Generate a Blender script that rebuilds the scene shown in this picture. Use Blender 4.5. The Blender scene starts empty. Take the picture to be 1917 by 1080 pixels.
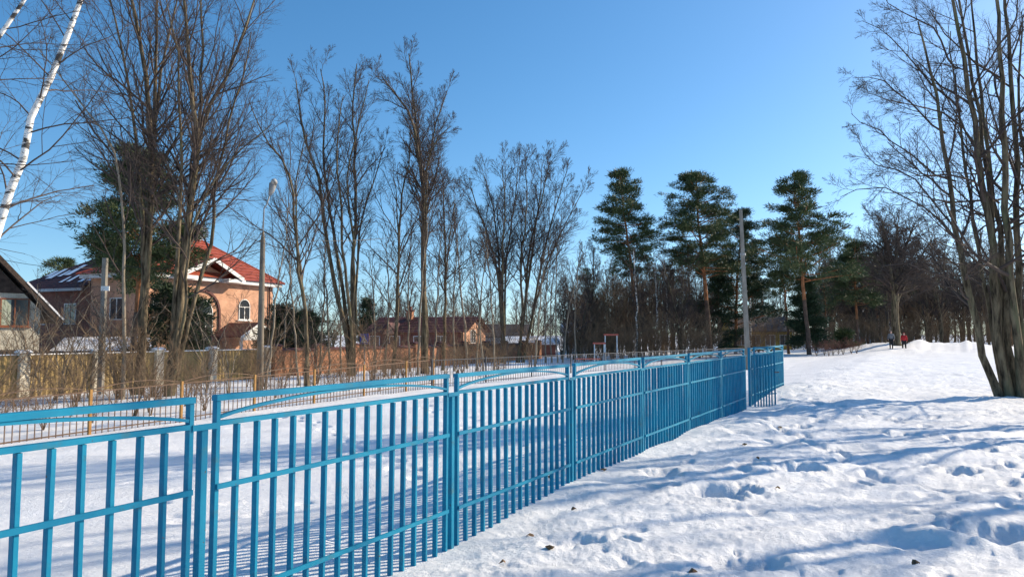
import bpy, math, random
import numpy as np
from mathutils import Vector

# ------------------------------------------------------------------ camera, sky, sun, exposure
SC = bpy.context.scene
COL = SC.collection
EYE = 1.70
FPX = 1330.0                      # focal length in pixels of the 1917 px wide photograph
PITCH = math.atan(85.0 / FPX)
cam = bpy.data.cameras.new('camera'); cam_o = bpy.data.objects.new('camera', cam); COL.objects.link(cam_o)
cam.sensor_width = 36.0; cam.lens = FPX / 1917.0 * 36.0
cam.clip_start = 0.05; cam.clip_end = 3000
cam_o.location = (0, 0, EYE); cam_o.rotation_euler = (math.pi / 2 + PITCH, 0, 0)
SC.camera = cam_o
SUN_AZ, SUN_EL = math.radians(67), math.radians(27)
world = bpy.data.worlds.new('World'); SC.world = world; world.use_nodes = True
wn = world.node_tree; wn.nodes.clear()
sky = wn.nodes.new('ShaderNodeTexSky'); sky.sky_type = 'NISHITA'; sky.sun_disc = False
sky.sun_elevation = SUN_EL; sky.sun_rotation = SUN_AZ
sky.air_density = 1.0; sky.dust_density = 0.7; sky.ozone_density = 2.6; sky.altitude = 150
bg = wn.nodes.new('ShaderNodeBackground'); bg.inputs['Strength'].default_value = 0.135
wo = wn.nodes.new('ShaderNodeOutputWorld')
tcw = wn.nodes.new('ShaderNodeTexCoord'); lift = wn.nodes.new('ShaderNodeVectorMath'); lift.operation = 'ADD'; lift.inputs[1].default_value = (0, 0, 0.05)
nrm = wn.nodes.new('ShaderNodeVectorMath'); nrm.operation = 'NORMALIZE'
wn.links.new(tcw.outputs['Generated'], lift.inputs[0]); wn.links.new(lift.outputs[0], nrm.inputs[0]); wn.links.new(nrm.outputs[0], sky.inputs[0])
hsv = wn.nodes.new('ShaderNodeHueSaturation'); hsv.inputs['Saturation'].default_value = 1.27; hsv.inputs['Hue'].default_value = 0.496
wn.links.new(sky.outputs[0], hsv.inputs['Color']); wn.links.new(hsv.outputs[0], bg.inputs[0]); wn.links.new(bg.outputs[0], wo.inputs[0])
sun = bpy.data.lights.new('sun', 'SUN'); sun.energy = 4.75; sun.angle = math.radians(0.5); sun.color = (1.0, 0.85, 0.64)
sun_o = bpy.data.objects.new('sun', sun); COL.objects.link(sun_o)
SUNV = Vector((math.sin(SUN_AZ) * math.cos(SUN_EL), math.cos(SUN_AZ) * math.cos(SUN_EL), math.sin(SUN_EL)))
sun_o.rotation_euler = (-SUNV).to_track_quat('-Z', 'Y').to_euler(); sun_o.location = (40, 30, 40)
SC.view_settings.view_transform = 'Standard'; SC.view_settings.look = 'None'
SC.view_settings.exposure = 0.52; SC.view_settings.gamma = 1.0; SC.view_settings.use_curve_mapping = False

# ------------------------------------------------------------------ frames of reference
FA = math.radians(29.3)                                   # bearing of the blue fence
DX, DY = math.sin(FA), math.cos(FA)
NX, NY = -math.cos(FA), math.sin(FA)
FROT = math.atan2(DY, DX)
def FS(s, q): return (s * DX + q * NX, s * DY + q * NY)
def W(px, py, Z):
    u = (px - 958.5) / FPX; v = (540.0 - py) / FPX
    c, s = math.cos(PITCH), math.sin(PITCH)
    k = Z / (c - v * s)
    return np.array((u * k, Z, EYE + k * (s + v * c)))
def PX(px, Z):                                            # ground plan point seen at column px, depth Z
    return ((px - 958.5) / FPX * Z / math.cos(PITCH) * (1 - 0.0), Z)

# ------------------------------------------------------------------ noise and terrain
def _h(ix, iy, seed):
    n = (ix.astype(np.int64) * 374761393 + iy.astype(np.int64) * 668265263 + seed * 974634777) & 0x7fffffff
    n = ((n ^ (n >> 13)) * 1274126177) & 0x7fffffff
    return ((n ^ (n >> 16)) & 0xffff) / 65535.0
def vnoise(x, y, seed=0):
    ix, iy = np.floor(x), np.floor(y); fx, fy = x - ix, y - iy
    fx = fx * fx * fx * (fx * (fx * 6 - 15) + 10); fy = fy * fy * fy * (fy * (fy * 6 - 15) + 10)
    a, b = _h(ix, iy, seed), _h(ix + 1, iy, seed); c, d = _h(ix, iy + 1, seed), _h(ix + 1, iy + 1, seed)
    return (a + (b - a) * fx) + ((c + (d - c) * fx) - (a + (b - a) * fx)) * fy
def fbm(x, y, seed=0, octs=4, gain=0.5):
    t = 0; a = 1.0; n = 0.0
    for k in range(octs):
        ca, sa = math.cos(0.6 * k), math.sin(0.6 * k)
        t = t + a * (vnoise((x * ca - y * sa) * 2 ** k, (x * sa + y * ca) * 2 ** k, seed + k) - 0.5); n += a; a *= gain
    return t / n * 2
MOUNDS = [(1600, 72, 3.0, 2.4, 0.5), (1640, 71, 4.0, 2.4, 0.75), (1690, 65, 3.6, 2.0, 0.3), (1722, 74, 4.2, 2.6, 0.95), (1765, 74, 4.5, 2.6, 0.95), (1806, 73, 4.2, 2.6, 0.98), (1850, 72, 4.0, 2.4, 0.75), (1920, 72, 5.0, 2.6, 0.7)]
def ground(x, y, fine=False):
    x = np.asarray(x, float); y = np.asarray(y, float)
    s = x * DX + y * DY; q = x * NX + y * NY
    z = np.interp(q, [2.5, 6, 17.6, 33, 70], [0, -0.2, -0.72, -1.0, -1.3])
    z = z + np.clip((s - 10) * 0.012, -0.12, 0.25) * np.clip((q - 6) / 8, 0, 1) * np.clip((40 - q) / 10, 0, 1)
    berm = np.interp(s, [0, 4.1, 5.2, 7.7, 12.8, 17.5, 20, 23, 30], [-0.1, -0.09, -0.06, 0.02, 0.05, -0.06, 0.05, 0.2, 0.1])
    z = z + berm * np.exp(-((q - 2.9) / 2.0) ** 2)
    hm = 0 * x
    for px, Z, w, d, h in MOUNDS:
        mx, my = PX(px, Z)
        hm = np.maximum(hm, h * np.exp(-((x - mx) / w) ** 2 - ((y - my) / d) ** 2))
    z = z + hm * (1 + 0.35 * fbm(x * 1.1, y * 1.1, 7, 3))
    if fine:
        out = np.clip((3.65 - q) / 0.5, 0.0, 1); r = np.hypot(x, y)
        far = np.clip(1.2 - r / 130, 0.25, 1)
        big = fbm(x * 0.45 + y * 0.12, y * 0.7, 3, 3) * 0.10
        n1 = fbm(x * 1.3 + 0.4 * y, y * 2.2 - 0.4 * x, 11, 5, 0.58)
        cup = np.abs(fbm(x * 1.7, y * 2.2, 31, 3, 0.5)); n3 = fbm(x * 5.2, y * 6.5, 51, 4, 0.7)
        rough = (big * 0.8 + n1 * 0.056 + cup * 0.018 - 0.006 + n3 * 0.024)
        smooth = fbm(x * 0.35, y * 0.5, 71, 3) * 0.07 + fbm(x * 1.6, y * 1.6, 81, 3) * 0.012
        z = z + far * (rough * out + smooth * (1 - out))
    return z
def gz(x, y): return float(ground(np.array([x]), np.array([y]), True)[0])

# ------------------------------------------------------------------ materials
def mat(name, build=None, rough=0.7, color=(0.5, 0.5, 0.5), metallic=0.0, spec=0.4):
    m = bpy.data.materials.new(name); m.use_nodes = True
    nt = m.node_tree; b = nt.nodes['Principled BSDF']
    b.inputs['Base Color'].default_value = (*color, 1); b.inputs['Roughness'].default_value = rough
    b.inputs['Metallic'].default_value = metallic; b.inputs['Specular IOR Level'].default_value = spec
    if build: build(nt, b)
    return m
def node(nt, t, **kw):
    n = nt.nodes.new(t)
    for k, v in kw.items():
        if k in n.inputs: n.inputs[k].default_value = v
        else: setattr(n, k, v)
    return n
def varied(c0, c1, scale=3.0, detail=6.0, stretch=(1, 1, 1), bump=0.0, bscale=None, lo=0.35, hi=0.65, extra=None, edist=0.02):
    def f(nt, b):
        tc = node(nt, 'ShaderNodeTexCoord'); mp = node(nt, 'ShaderNodeMapping'); mp.inputs['Scale'].default_value = stretch
        nt.links.new(tc.outputs['Object'], mp.inputs[0])
        n = node(nt, 'ShaderNodeTexNoise', Scale=scale, Detail=detail, Roughness=0.65); nt.links.new(mp.outputs[0], n.inputs['Vector'])
        cr = node(nt, 'ShaderNodeValToRGB'); cr.color_ramp.elements[0].position = lo; cr.color_ramp.elements[1].position = hi
        cr.color_ramp.elements[0].color = (*c0, 1); cr.color_ramp.elements[1].color = (*c1, 1)
        nt.links.new(n.outputs[0], cr.inputs[0]); col = cr.outputs[0]
        if extra:
            c2, sc2, lo2, hi2 = extra
            n2 = node(nt, 'ShaderNodeTexNoise', Scale=sc2, Detail=8.0, Roughness=0.7); nt.links.new(mp.outputs[0], n2.inputs['Vector'])
            r2 = node(nt, 'ShaderNodeMapRange'); r2.inputs[1].default_value = lo2; r2.inputs[2].default_value = hi2
            nt.links.new(n2.outputs[0], r2.inputs[0])
            mx = node(nt, 'ShaderNodeMix', data_type='RGBA'); mx.inputs[7].default_value = (*c2, 1)
            nt.links.new(r2.outputs[0], mx.inputs[0]); nt.links.new(col, mx.inputs[6]); col = mx.outputs[2]
        nt.links.new(col, b.inputs['Base Color'])
        if bump:
            nb = node(nt, 'ShaderNodeTexNoise', Scale=bscale or scale * 3, Detail=8.0); nt.links.new(mp.outputs[0], nb.inputs['Vector'])
            bp = node(nt, 'ShaderNodeBump', Strength=bump, Distance=edist); nt.links.new(nb.outputs[0], bp.inputs['Height'])
            nt.links.new(bp.outputs[0], b.inputs['Normal'])
    return f
def bricks(c1, c2, mortar, w=0.26, h=0.085, gap=0.012):
    def f(nt, b):
        tc = node(nt, 'ShaderNodeTexCoord'); sp = node(nt, 'ShaderNodeSeparateXYZ'); nt.links.new(tc.outputs['Object'], sp.inputs[0])
        ad = node(nt, 'ShaderNodeMath', operation='ADD'); nt.links.new(sp.outputs[0], ad.inputs[0]); nt.links.new(sp.outputs[1], ad.inputs[1])
        cb = node(nt, 'ShaderNodeCombineXYZ'); nt.links.new(ad.outputs[0], cb.inputs[0]); nt.links.new(sp.outputs[2], cb.inputs[1])
        br = node(nt, 'ShaderNodeTexBrick', Scale=1.0); br.inputs['Brick Width'].default_value = w; br.inputs['Row Height'].default_value = h
        br.inputs['Mortar Size'].default_value = gap; br.inputs['Color1'].default_value = (*c1, 1); br.inputs['Color2'].default_value = (*c2, 1); br.inputs['Mortar'].default_value = (*mortar, 1)
        nt.links.new(cb.outputs[0], br.inputs['Vector'])
        n = node(nt, 'ShaderNodeTexNoise', Scale=1.3, Detail=6.0); nt.links.new(tc.outputs['Object'], n.inputs['Vector'])
        mr = node(nt, 'ShaderNodeMapRange'); mr.inputs[1].default_value = 0.3; mr.inputs[2].default_value = 0.7; mr.inputs[3].default_value = 0.72; mr.inputs[4].default_value = 1.15
        nt.links.new(n.outputs[0], mr.inputs[0])
        mx = node(nt, 'ShaderNodeMix', data_type='RGBA', blend_type='MULTIPLY'); mx.inputs[0].default_value = 1.0
        nt.links.new(br.outputs[0], mx.inputs[6]); nt.links.new(mr.outputs[0], mx.inputs[7]); nt.links.new(mx.outputs[2], b.inputs['Base Color'])
        bp = node(nt, 'ShaderNodeBump', Strength=0.5, Distance=0.01); nt.links.new(br.outputs['Fac'], bp.inputs['Height']); bp.invert = True
        nt.links.new(bp.outputs[0], b.inputs['Normal'])
    return f
def snow_build(nt, b):
    tc = node(nt, 'ShaderNodeTexCoord')
    n = node(nt, 'ShaderNodeTexNoise', Scale=0.8, Detail=8.0, Roughness=0.6); nt.links.new(tc.outputs['Object'], n.inputs['Vector'])
    cr = node(nt, 'ShaderNodeValToRGB'); cr.color_ramp.elements[0].position = 0.3; cr.color_ramp.elements[1].position = 0.6
    cr.color_ramp.elements[0].color = (0.78, 0.79, 0.81, 1); cr.color_ramp.elements[1].color = (0.90, 0.91, 0.93, 1)
    nt.links.new(n.outputs[0], cr.inputs[0])
    n2 = node(nt, 'ShaderNodeTexNoise', Scale=26.0, Detail=6.0, Roughness=0.75); nt.links.new(tc.outputs['Object'], n2.inputs['Vector'])
    r2 = node(nt, 'ShaderNodeMapRange'); r2.inputs[1].default_value = 0.70; r2.inputs[2].default_value = 0.82; r2.inputs[4].default_value = 0.6
    nt.links.new(n2.outputs[0], r2.inputs[0])
    mx = node(nt, 'ShaderNodeMix', data_type='RGBA'); mx.inputs[7].default_value = (0.42, 0.40, 0.38, 1)
    nt.links.new(r2.outputs[0], mx.inputs[0]); nt.links.new(cr.outputs[0], mx.inputs[6]); nt.links.new(mx.outputs[2], b.inputs['Base Color'])
    n3 = node(nt, 'ShaderNodeTexNoise', Scale=9.0, Detail=12.0, Roughness=0.75); nt.links.new(tc.outputs['Object'], n3.inputs['Vector'])
    bp = node(nt, 'ShaderNodeBump', Strength=0.8, Distance=0.06); nt.links.new(n3.outputs[0], bp.inputs['Height'])
    nt.links.new(bp.outputs[0], b.inputs['Normal'])
M = {}
M['snow'] = mat('snow', snow_build, 0.55, spec=0.3)
M['roof_snow'] = mat('roof_snow', varied((0.80, 0.81, 0.84), (0.9, 0.91, 0.93), 1.5, bump=0.4, bscale=4), 0.6)
def paint_build(nt, b):
    tc = node(nt, 'ShaderNodeTexCoord'); oi = node(nt, 'ShaderNodeObjectInfo')
    ad = node(nt, 'ShaderNodeVectorMath', operation='ADD'); nt.links.new(tc.outputs['Object'], ad.inputs[0])
    rn = node(nt, 'ShaderNodeMath', operation='MULTIPLY'); rn.inputs[1].default_value = 37.0; nt.links.new(oi.outputs['Random'], rn.inputs[0]); nt.links.new(rn.outputs[0], ad.inputs[1])
    def nz(scale, det, lo, hi, rough=.65):
        n = node(nt, 'ShaderNodeTexNoise', Scale=scale, Detail=det, Roughness=rough); nt.links.new(ad.outputs[0], n.inputs['Vector'])
        r = node(nt, 'ShaderNodeMapRange'); r.inputs[1].default_value = lo; r.inputs[2].default_value = hi; nt.links.new(n.outputs[0], r.inputs[0]); return r.outputs[0]
    def mix(f, a, c):
        m = node(nt, 'ShaderNodeMix', data_type='RGBA'); nt.links.new(f, m.inputs[0])
        if isinstance(a, tuple): m.inputs[6].default_value = (*a, 1)
        else: nt.links.new(a, m.inputs[6])
        m.inputs[7].default_value = (*c, 1); return m.outputs[2]
    col = mix(nz(1.6, 5, .35, .65), (0.002, 0.150, 0.27), (0.005, 0.225, 0.36))
    col = mix(nz(7, 8, .56, .74), col, (0.045, 0.155, 0.20)); col = mix(nz(26, 6, .66, .70, .7), col, (0.10, 0.055, 0.03)); col = mix(nz(3.0, 9, .62, .72, .8), col, (0.06, 0.09, 0.09))
    nt.links.new(col, b.inputs['Base Color'])
    n = node(nt, 'ShaderNodeTexNoise', Scale=45.0, Detail=6.0); nt.links.new(ad.outputs[0], n.inputs['Vector'])
    bp = node(nt, 'ShaderNodeBump', Strength=0.35, Distance=0.003); nt.links.new(n.outputs[0], bp.inputs['Height']); nt.links.new(bp.outputs[0], b.inputs['Normal'])
    nt.links.new(nz(12, 5, -.35, 1.0), b.inputs['Roughness'])
M['blue'] = mat('blue_paint', paint_build, 0.5, spec=0.25)
M['brown_bar'] = mat('rusty_brown_paint', varied((0.07, 0.04, 0.025), (0.16, 0.09, 0.05), 6), 0.6)
M['ochre'] = mat('ochre_paint', varied((0.27, 0.13, 0.03), (0.38, 0.20, 0.05), 5, extra=((0.16, 0.07, 0.03), 7.0, 0.55, 0.8)), 0.5)
M['dark_bar'] = mat('dark_fence_paint', varied((0.035, 0.037, 0.045), (0.07, 0.07, 0.08), 4), 0.5)
M['bark'] = mat('bark', varied((0.035, 0.027, 0.018), (0.21, 0.165, 0.105), 9, stretch=(1, 1, 0.16), lo=.38, hi=.62, bump=1.0, bscale=22, edist=.03, extra=((0.16, 0.165, 0.085), 2.6, 0.55, 0.70)), 0.9, spec=0.15)
M['bark_pale'] = mat('pale_bark', varied((0.14, 0.115, 0.085), (0.34, 0.28, 0.21), 6, stretch=(1, 1, 0.3), bump=0.5, bscale=14), 0.85, spec=0.2)
M['twig'] = mat('twig_bark', varied((0.050, 0.038, 0.034), (0.105, 0.08, 0.068), 1.5), 0.85, spec=0.2)
M['twig_warm'] = mat('warm_twig_bark', varied((0.12, 0.075, 0.045), (0.26, 0.18, 0.11), 1.1), 0.85, spec=0.2)
M['twig_red'] = mat('red_twig_bark', varied((0.14, 0.055, 0.045), (0.22, 0.11, 0.085), 1.1), 0.85, spec=0.2)
M['birch'] = mat('birch_bark', varied((0.05, 0.045, 0.04), (0.80, 0.77, 0.72), 2.6, stretch=(1.0, 1.0, 3.2), lo=0.43, hi=0.50, bump=0.4), 0.6)
M['pine_bark'] = mat('pine_bark', varied((0.16, 0.065, 0.03), (0.44, 0.19, 0.085), 5, stretch=(1, 1, 0.4), bump=0.7, bscale=14), 0.85, spec=0.2)
M['pine_bark_low'] = mat('dark_pine_bark', varied((0.06, 0.04, 0.03), (0.17, 0.11, 0.08), 5, stretch=(1, 1, 0.4), bump=0.7, bscale=14), 0.85, spec=0.2)
M['needle'] = mat('pine_needles', varied((0.036, 0.058, 0.024), (0.095, 0.125, 0.046), 0.9), 0.6, spec=0.3)
M['needle_dark'] = mat('spruce_needles', varied((0.020, 0.040, 0.022), (0.045, 0.075, 0.032), 0.9), 0.6, spec=0.3)
M['concrete'] = mat('concrete', varied((0.17, 0.155, 0.13), (0.29, 0.265, 0.23), 4, stretch=(1, 1, 0.3), bump=0.3, bscale=20), 0.85)
M['concrete_dark'] = mat('weathered_concrete', varied((0.12, 0.10, 0.08), (0.24, 0.20, 0.15), 4, stretch=(1, 1, 0.3), bump=0.3, bscale=20), 0.85)
M['metal'] = mat('grey_metal', varied((0.22, 0.22, 0.22), (0.35, 0.35, 0.34), 5), 0.5)
M['lamp_glass'] = mat('lamp_glass', None, 0.3, (0.42, 0.42, 0.40))
M['orange_brick'] = mat('orange_brick', bricks((0.58, 0.28, 0.165), (0.66, 0.35, 0.215), (0.56, 0.40, 0.30)), 0.85, spec=0.2)
M['red_brick'] = mat('red_brick', bricks((0.40, 0.15, 0.07), (0.50, 0.21, 0.10), (0.38, 0.25, 0.18)), 0.85, spec=0.2)
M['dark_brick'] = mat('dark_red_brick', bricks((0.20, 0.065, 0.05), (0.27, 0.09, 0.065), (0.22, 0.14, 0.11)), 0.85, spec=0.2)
M['cream_brick'] = mat('cream_brick', bricks((0.62, 0.56, 0.44), (0.72, 0.66, 0.54), (0.48, 0.44, 0.36)), 0.85, spec=0.2)
M['red_tile'] = mat('red_roof_tile', varied((0.25, 0.045, 0.025), (0.36, 0.085, 0.045), 3), 0.5)
M['maroon_tile'] = mat('maroon_roof_tile', varied((0.07, 0.022, 0.022), (0.12, 0.038, 0.034), 2), 0.7)
M['dark_roof'] = mat('dark_roof', varied((0.045, 0.036, 0.032), (0.09, 0.07, 0.06), 2), 0.7)
M['white'] = mat('white_trim', varied((0.68, 0.68, 0.66), (0.8, 0.8, 0.78), 2), 0.6)
M['glass'] = mat('window_glass', None, 0.08, (0.04, 0.05, 0.06), spec=0.8)
M['curtain'] = mat('curtain', varied((0.25, 0.30, 0.2), (0.5, 0.52, 0.42), 3, stretch=(8, 8, .3)), 0.9)
M['wood'] = mat('brown_wood', varied((0.20, 0.065, 0.03), (0.32, 0.11, 0.05), 4, stretch=(1, 1, .2)), 0.6)
M['dark_wood'] = mat('dark_wood', varied((0.035, 0.022, 0.016), (0.09, 0.06, 0.045), 4), 0.8)
M['yellow_sheet'] = mat('olive_yellow_sheet', varied((0.21, 0.145, 0.055), (0.34, 0.24, 0.095), 1.2), 0.55)
M['yellow_wall'] = mat('yellow_wall', varied((0.40, 0.28, 0.06), (0.5, 0.36, 0.10), 1), 0.8)
M['grey_wall'] = mat('pale_grey_wall', varied((0.42, 0.42, 0.42), (0.52, 0.52, 0.51), 1), 0.8)
M['sign_blue'] = mat('sign_blue', None, 0.4, (0.01, 0.06, 0.45))
M['sign_white'] = mat('sign_white', None, 0.4, (0.8, 0.8, 0.8))
M['sign_black'] = mat('sign_black', None, 0.4, (0.02, 0.02, 0.02))
M['red_paint'] = mat('red_paint', varied((0.48, 0.09, 0.06), (0.58, 0.14, 0.09), 4), 0.5)
M['skin'] = mat('skin', None, 0.6, (0.55, 0.32, 0.24))
M['red_cloth'] = mat('red_cloth', varied((0.42, 0.02, 0.025), (0.55, 0.035, 0.035), 5), 0.9)
M['grey_cloth'] = mat('grey_cloth', varied((0.14, 0.14, 0.15), (0.22, 0.22, 0.23), 5), 0.9)
M['black_cloth'] = mat('black_cloth', varied((0.012, 0.012, 0.015), (0.025, 0.025, 0.028), 5), 0.9)
M['dry_leaf'] = mat('dry_leaf', varied((0.09, 0.05, 0.025), (0.18, 0.10, 0.045), 30), 0.8)
M['black'] = mat('black_cable', None, 0.6, (0.02, 0.02, 0.02))

# ------------------------------------------------------------------ mesh and object helpers
class MB:
    def __init__(s): s.v = []; s.f = []; s.m = []; s.cm = 0
    def add(s, vs, fs):
        o = len(s.v); s.v += [tuple(map(float, v)) for v in vs]; s.f += [tuple(i + o for i in f) for f in fs]; s.m += [s.cm] * len(fs); return s
    def box(s, x0, x1, y0, y1, z0, z1):
        return s.add([(x0, y0, z0), (x1, y0, z0), (x1, y1, z0), (x0, y1, z0), (x0, y0, z1), (x1, y0, z1), (x1, y1, z1), (x0, y1, z1)],
                     [(0, 3, 2, 1), (4, 5, 6, 7), (0, 1, 5, 4), (1, 2, 6, 5), (2, 3, 7, 6), (3, 0, 4, 7)])
    def bbox(s, x0, x1, y0, y1, z0, z1, b=0.003):         # upright bar with its long edges bevelled
        ring = lambda z: [(x0 + b, y0, z), (x1 - b, y0, z), (x1, y0 + b, z), (x1, y1 - b, z), (x1 - b, y1, z), (x0 + b, y1, z), (x0, y1 - b, z), (x0, y0 + b, z)]
        return s.add(ring(z0) + ring(z1), [(i, (i + 1) % 8, 8 + (i + 1) % 8, 8 + i) for i in range(8)] + [tuple(range(7, -1, -1)), tuple(range(8, 16))])
    def extrude(s, prof, axis, a0, a1):                   # closed 2D profile swept along 'x' or 'y'
        n = len(prof)
        P = (lambda p, a: (a, p[0], p[1])) if axis == 'x' else (lambda p, a: (p[0], a, p[1]))
        vs = [P(p, a0) for p in prof] + [P(p, a1) for p in prof]
        return s.add(vs, [(i, (i + 1) % n, n + (i + 1) % n, n + i) for i in range(n)] + [tuple(range(n - 1, -1, -1)), tuple(range(n, 2 * n))])
    def sweep(s, pts, w, h, up=(0, 0, 1)):                # rectangular bar along a polyline
        vs = []; n = len(pts); up = Vector(up)
        for i, p in enumerate(pts):
            t = (Vector(pts[min(i + 1, n - 1)]) - Vector(pts[max(i - 1, 0)])).normalized()
            sd = t.cross(up).normalized(); u = sd.cross(t).normalized(); p = Vector(p)
            for a, c in ((-1, -1), (1, -1), (1, 1), (-1, 1)): vs.append(tuple(p + sd * (a * w / 2) + u * (c * h / 2)))
        fs = [(4 * i + k, 4 * i + (k + 1) % 4, 4 * i + 4 + (k + 1) % 4, 4 * i + 4 + k) for i in range(n - 1) for k in range(4)]
        return s.add(vs, fs + [(3, 2, 1, 0), tuple(4 * (n - 1) + k for k in range(4))])
    def tube(s, pts, rs, sides=8):
        n = len(pts); vs = []
        rs = [rs] * n if isinstance(rs, (int, float)) else rs
        ref = Vector((0.31, 0.93, 0.2))
        for i, p in enumerate(pts):
            t = (Vector(pts[min(i + 1, n - 1)]) - Vector(pts[max(i - 1, 0)])).normalized()
            u = t.cross(ref).normalized(); w = t.cross(u)
            for k in range(sides):
                a = 2 * math.pi * k / sides
                vs.append(tuple(Vector(p) + (u * math.cos(a) + w * math.sin(a)) * rs[i]))
        fs = [(i * sides + k, i * sides + (k + 1) % sides, (i + 1) * sides + (k + 1) % sides, (i + 1) * sides + k) for i in range(n - 1) for k in range(sides)]
        return s.add(vs, fs + [tuple(range(sides - 1, -1, -1)), tuple((n - 1) * sides + k for k in range(sides))])
    def mesh(s, name, mats, smooth=False):
        me = bpy.data.meshes.new(name); me.from_pydata(s.v, [], s.f)
        for m in (mats if isinstance(mats, (list, tuple)) else [mats]): me.materials.append(m)
        if any(s.m): me.polygons.foreach_set('material_index', s.m)
        if smooth: me.polygons.foreach_set('use_smooth', [True] * len(s.f))
        me.update(); return me
def link(name, data, parent=None, loc=(0, 0, 0), rotz=0.0):
    o = bpy.data.objects.new(name, data); COL.objects.link(o); o.location = loc; o.rotation_euler = (0, 0, rotz)
    if parent is not None: o.parent = parent
    return o
def part(name, mb, m, parent, loc=(0, 0, 0), rotz=0.0, smooth=False):
    return link(name, mb.mesh(name, m, smooth) if isinstance(mb, MB) else mb, parent, loc, rotz)
def tag(o, label, cat, group=None):
    o['label'] = label; o['category'] = cat
    if group: o['group'] = group
    return o
def thing(name, label, cat, loc=(0, 0, 0), rotz=0.0, group=None):
    return tag(link(name, None, None, loc, rotz), label, cat, group)
def copy_tree(o, parent=None):
    kids = list(o.children)
    c = o.copy(); COL.objects.link(c)
    if parent is not None: c.parent = parent
    for k in kids: copy_tree(k, c)
    return c
def np_mesh(name, V, F, m, smooth=True):
    me = bpy.data.meshes.new(name); k = F.shape[1]
    me.vertices.add(len(V)); me.vertices.foreach_set('co', np.ascontiguousarray(V, np.float32).ravel())
    me.loops.add(F.size); me.loops.foreach_set('vertex_index', np.ascontiguousarray(F, np.int32).ravel())
    me.polygons.add(len(F)); me.polygons.foreach_set('loop_start', np.arange(0, F.size, k, dtype=np.int32))
    me.polygons.foreach_set('use_smooth', np.full(len(F), smooth))
    me.materials.append(m); me.update(calc_edges=True); return me

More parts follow.
